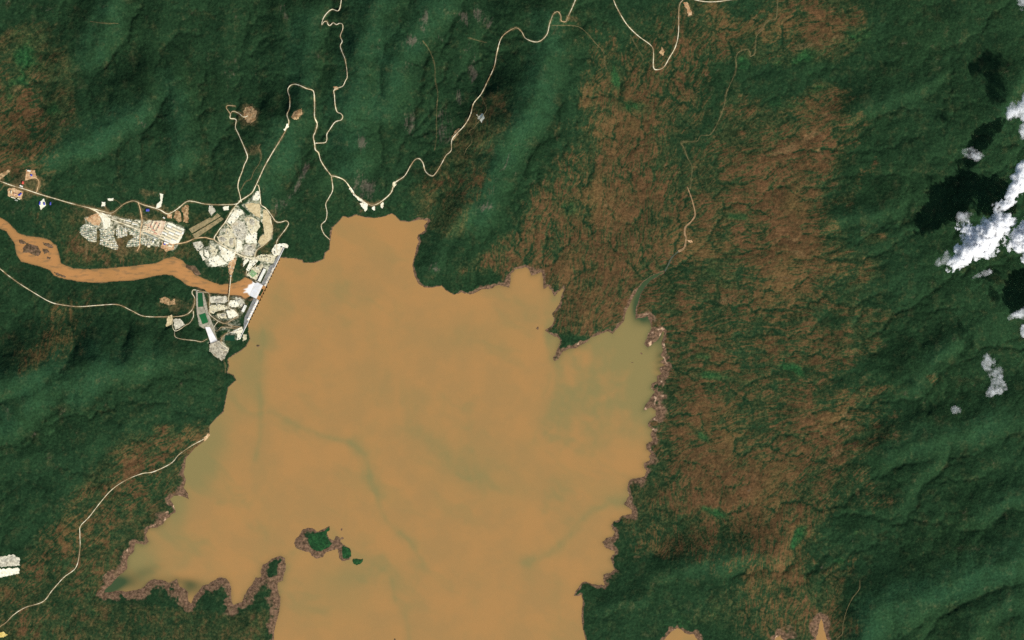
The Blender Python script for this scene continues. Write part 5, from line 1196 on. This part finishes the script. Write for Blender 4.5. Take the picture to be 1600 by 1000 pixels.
# ------------------------------------------------------------------ clouds: closed lumpy bodies filled with scattering droplets
def cloud_mat(name, dens, wl, lo, hi):
    g = NG(name); n = g.noise(wl, 5, .62); n2 = g.noise(wl * .28, 3, .6, off=800)
    d = g.ramp(g.math('ADD', g.math('MULTIPLY', n, .7), g.math('MULTIPLY', n2, .3)), lo, hi, 0, dens)
    pv = g.n('ShaderNodeVolumePrincipled'); pv.inputs['Color'].default_value = (1, 1, 1, 1); pv.inputs['Anisotropy'].default_value = 0.0
    g.L(d, pv.inputs['Density']); g.L(pv.outputs[0], g.out.inputs['Volume']); return g.m
cloud_mat('cloud_thick', .085, 150, .32, .70); cloud_mat('cloud_mid', .034, 130, .34, .72); cloud_mat('cloud_thin', .022, 120, .36, .74)
def cloud(label, spots, base, height, mat, thr=.35, nz=.55, seed=0):
    x0 = min(s[0] - 2.2 * max(s[2], s[3]) for s in spots); x1 = max(s[0] + 2.2 * max(s[2], s[3]) for s in spots)
    y0 = min(s[1] - 2.2 * max(s[2], s[3]) for s in spots); y1 = max(s[1] + 2.2 * max(s[2], s[3]) for s in spots)
    xs, ys = np.meshgrid(np.arange(x0, x1, .8), np.arange(y0, y1, .8)); fld = np.zeros(xs.shape)
    for cx, cy, rx, ry, deg, st in spots:
        c, s = math.cos(math.radians(deg)), math.sin(math.radians(deg)); dx = xs - cx; dy = ys - cy
        fld += st * np.exp(-(((dx * c + dy * s) / rx) ** 2 + ((-dx * s + dy * c) / ry) ** 2))
    fld = fld + nz * fbm(xs, ys, 14, 5, .6, 200 + seed) * np.clip(fld * 2.2, 0, 1) - thr
    ny, nx = fld.shape; fp = np.clip(fld, 0, None); th = (.25 * np.sqrt(fp) + .85 * fp) * height
    lump = 1 + .45 * fbm(xs, ys, 7, 4, .65, 300 + seed)
    keep = (fld[1:, :-1] > 0) | (fld[1:, 1:] > 0) | (fld[:-1, 1:] > 0) | (fld[:-1, :-1] > 0)
    v = []; f = []; top = {}; bot = {}
    def vid(j, i, up):
        if fp[j, i] <= 0:
            if (j, i) not in top: top[(j, i)] = len(v); v.append(W(xs[j, i], ys[j, i], base))
            return top[(j, i)]
        dct = top if up else bot
        if (j, i) not in dct:
            dct[(j, i)] = len(v); v.append(W(xs[j, i], ys[j, i], base + (th[j, i] * lump[j, i] + 4 if up else -.3 * th[j, i] - 4)))
        return dct[(j, i)]
    for j, i in zip(*np.nonzero(keep)):
        c4 = [(j + 1, i), (j + 1, i + 1), (j, i + 1), (j, i)]
        f.append(tuple(vid(a, b, True) for a, b in c4)); lo4 = tuple(vid(a, b, False) for a, b in reversed(c4))
        if set(lo4) != set(f[-1]): f.append(lo4)
        elif all(fp[a, b] <= 0 for a, b in c4): f.pop()
    me = pymesh('cloud', v, f, True); o = link('cloud', me, mat)
    tag(o, label, 'cloud', 'clouds along the eastern edge'); return o
CB = 740.0
cloud('large dense white cloud, biggest of the group by the eastern edge', [(1532,370,32,16,-30,1.3),(1560,348,22,16,-30,1.0),(1508,398,26,12,-38,1.0),(1542,388,24,14,-20,.8),(1490,413,14,9,-30,.7),(1505,352,18,14,0,.4)], CB, 150, 'cloud_thick', .34, .95, 1)
cloud('slanting bright cloud strip touching the eastern edge above the largest cloud', [(1578,308,18,10,-45,.9),(1590,285,20,11,-60,1.1),(1602,262,22,12,-50,1),(1556,326,12,10,0,.6)], CB + 60, 110, 'cloud_thick', .34, .9, 2)
cloud('white cloud cut by the eastern edge right of the largest cloud', [(1590,374,22,16,-20,1.0),(1612,368,22,26,0,1.2),(1606,395,16,14,0,.8)], CB, 130, 'cloud_thick', .34, .9, 3)
cloud('ragged cloud at the eastern edge in the upper part of the picture', [(1585,175,18,11,-20,.9),(1604,165,18,16,0,1.0),(1604,202,14,20,0,.9)], CB + 30, 110, 'cloud_mid', .34, 1.0, 4)
cloud('faint small cloud in the top right corner', [(1598,6,12,12,0,.9)], CB + 30, 150, 'cloud_thin', .4, .8, 5)
cloud('wispy two-lobed thin cloud below the group', [(1542,563,9,13,10,.9),(1552,580,12,9,0,.8),(1560,602,11,12,20,.95),(1548,612,12,8,0,.7)], CB - 60, 90, 'cloud_thin', .33, .9, 6)
cloud('tiny faint puff left of the wispy thin cloud', [(1491,640,8,6,0,.8)], CB - 60, 80, 'cloud_thin', .26, .7, 7)
cloud('pale torn cloud low on the eastern edge beside a dark shadow', [(1584,492,14,6,-20,.75),(1602,490,10,10,0,.9),(1600,520,8,14,0,.9)], CB, 110, 'cloud_mid', .34, .8, 8)
cloud('thin grey veil hovering above the largest cloud', [(1505,338,12,8,0,.8),(1500,352,8,6,0,.6)], CB, 90, 'cloud_thin', .26, .8, 9)
cloud('thin broken wisp left of the largest cloud', [(1472,408,12,6,-20,.75),(1480,400,9,8,0,.6)], CB, 90, 'cloud_thin', .26, .85, 10)
cloud('faint veil between the upper ragged cloud and its shadow', [(1516,240,14,9,0,.8),(1526,246,10,7,0,.6)], CB, 90, 'cloud_thin', .36, .9, 11)
cloud('thin streak of cloud below the largest one', [(1534,429,16,5,-25,.8)], CB, 70, 'cloud_thin', .26, .9, 12)
cloud('dense cloud just beyond the eastern edge whose shadow reaches in', [(1640,525,24,24,0,1.2),(1655,500,26,20,0,1.0)], CB, 150, 'cloud_thick', .4, .6, 13)
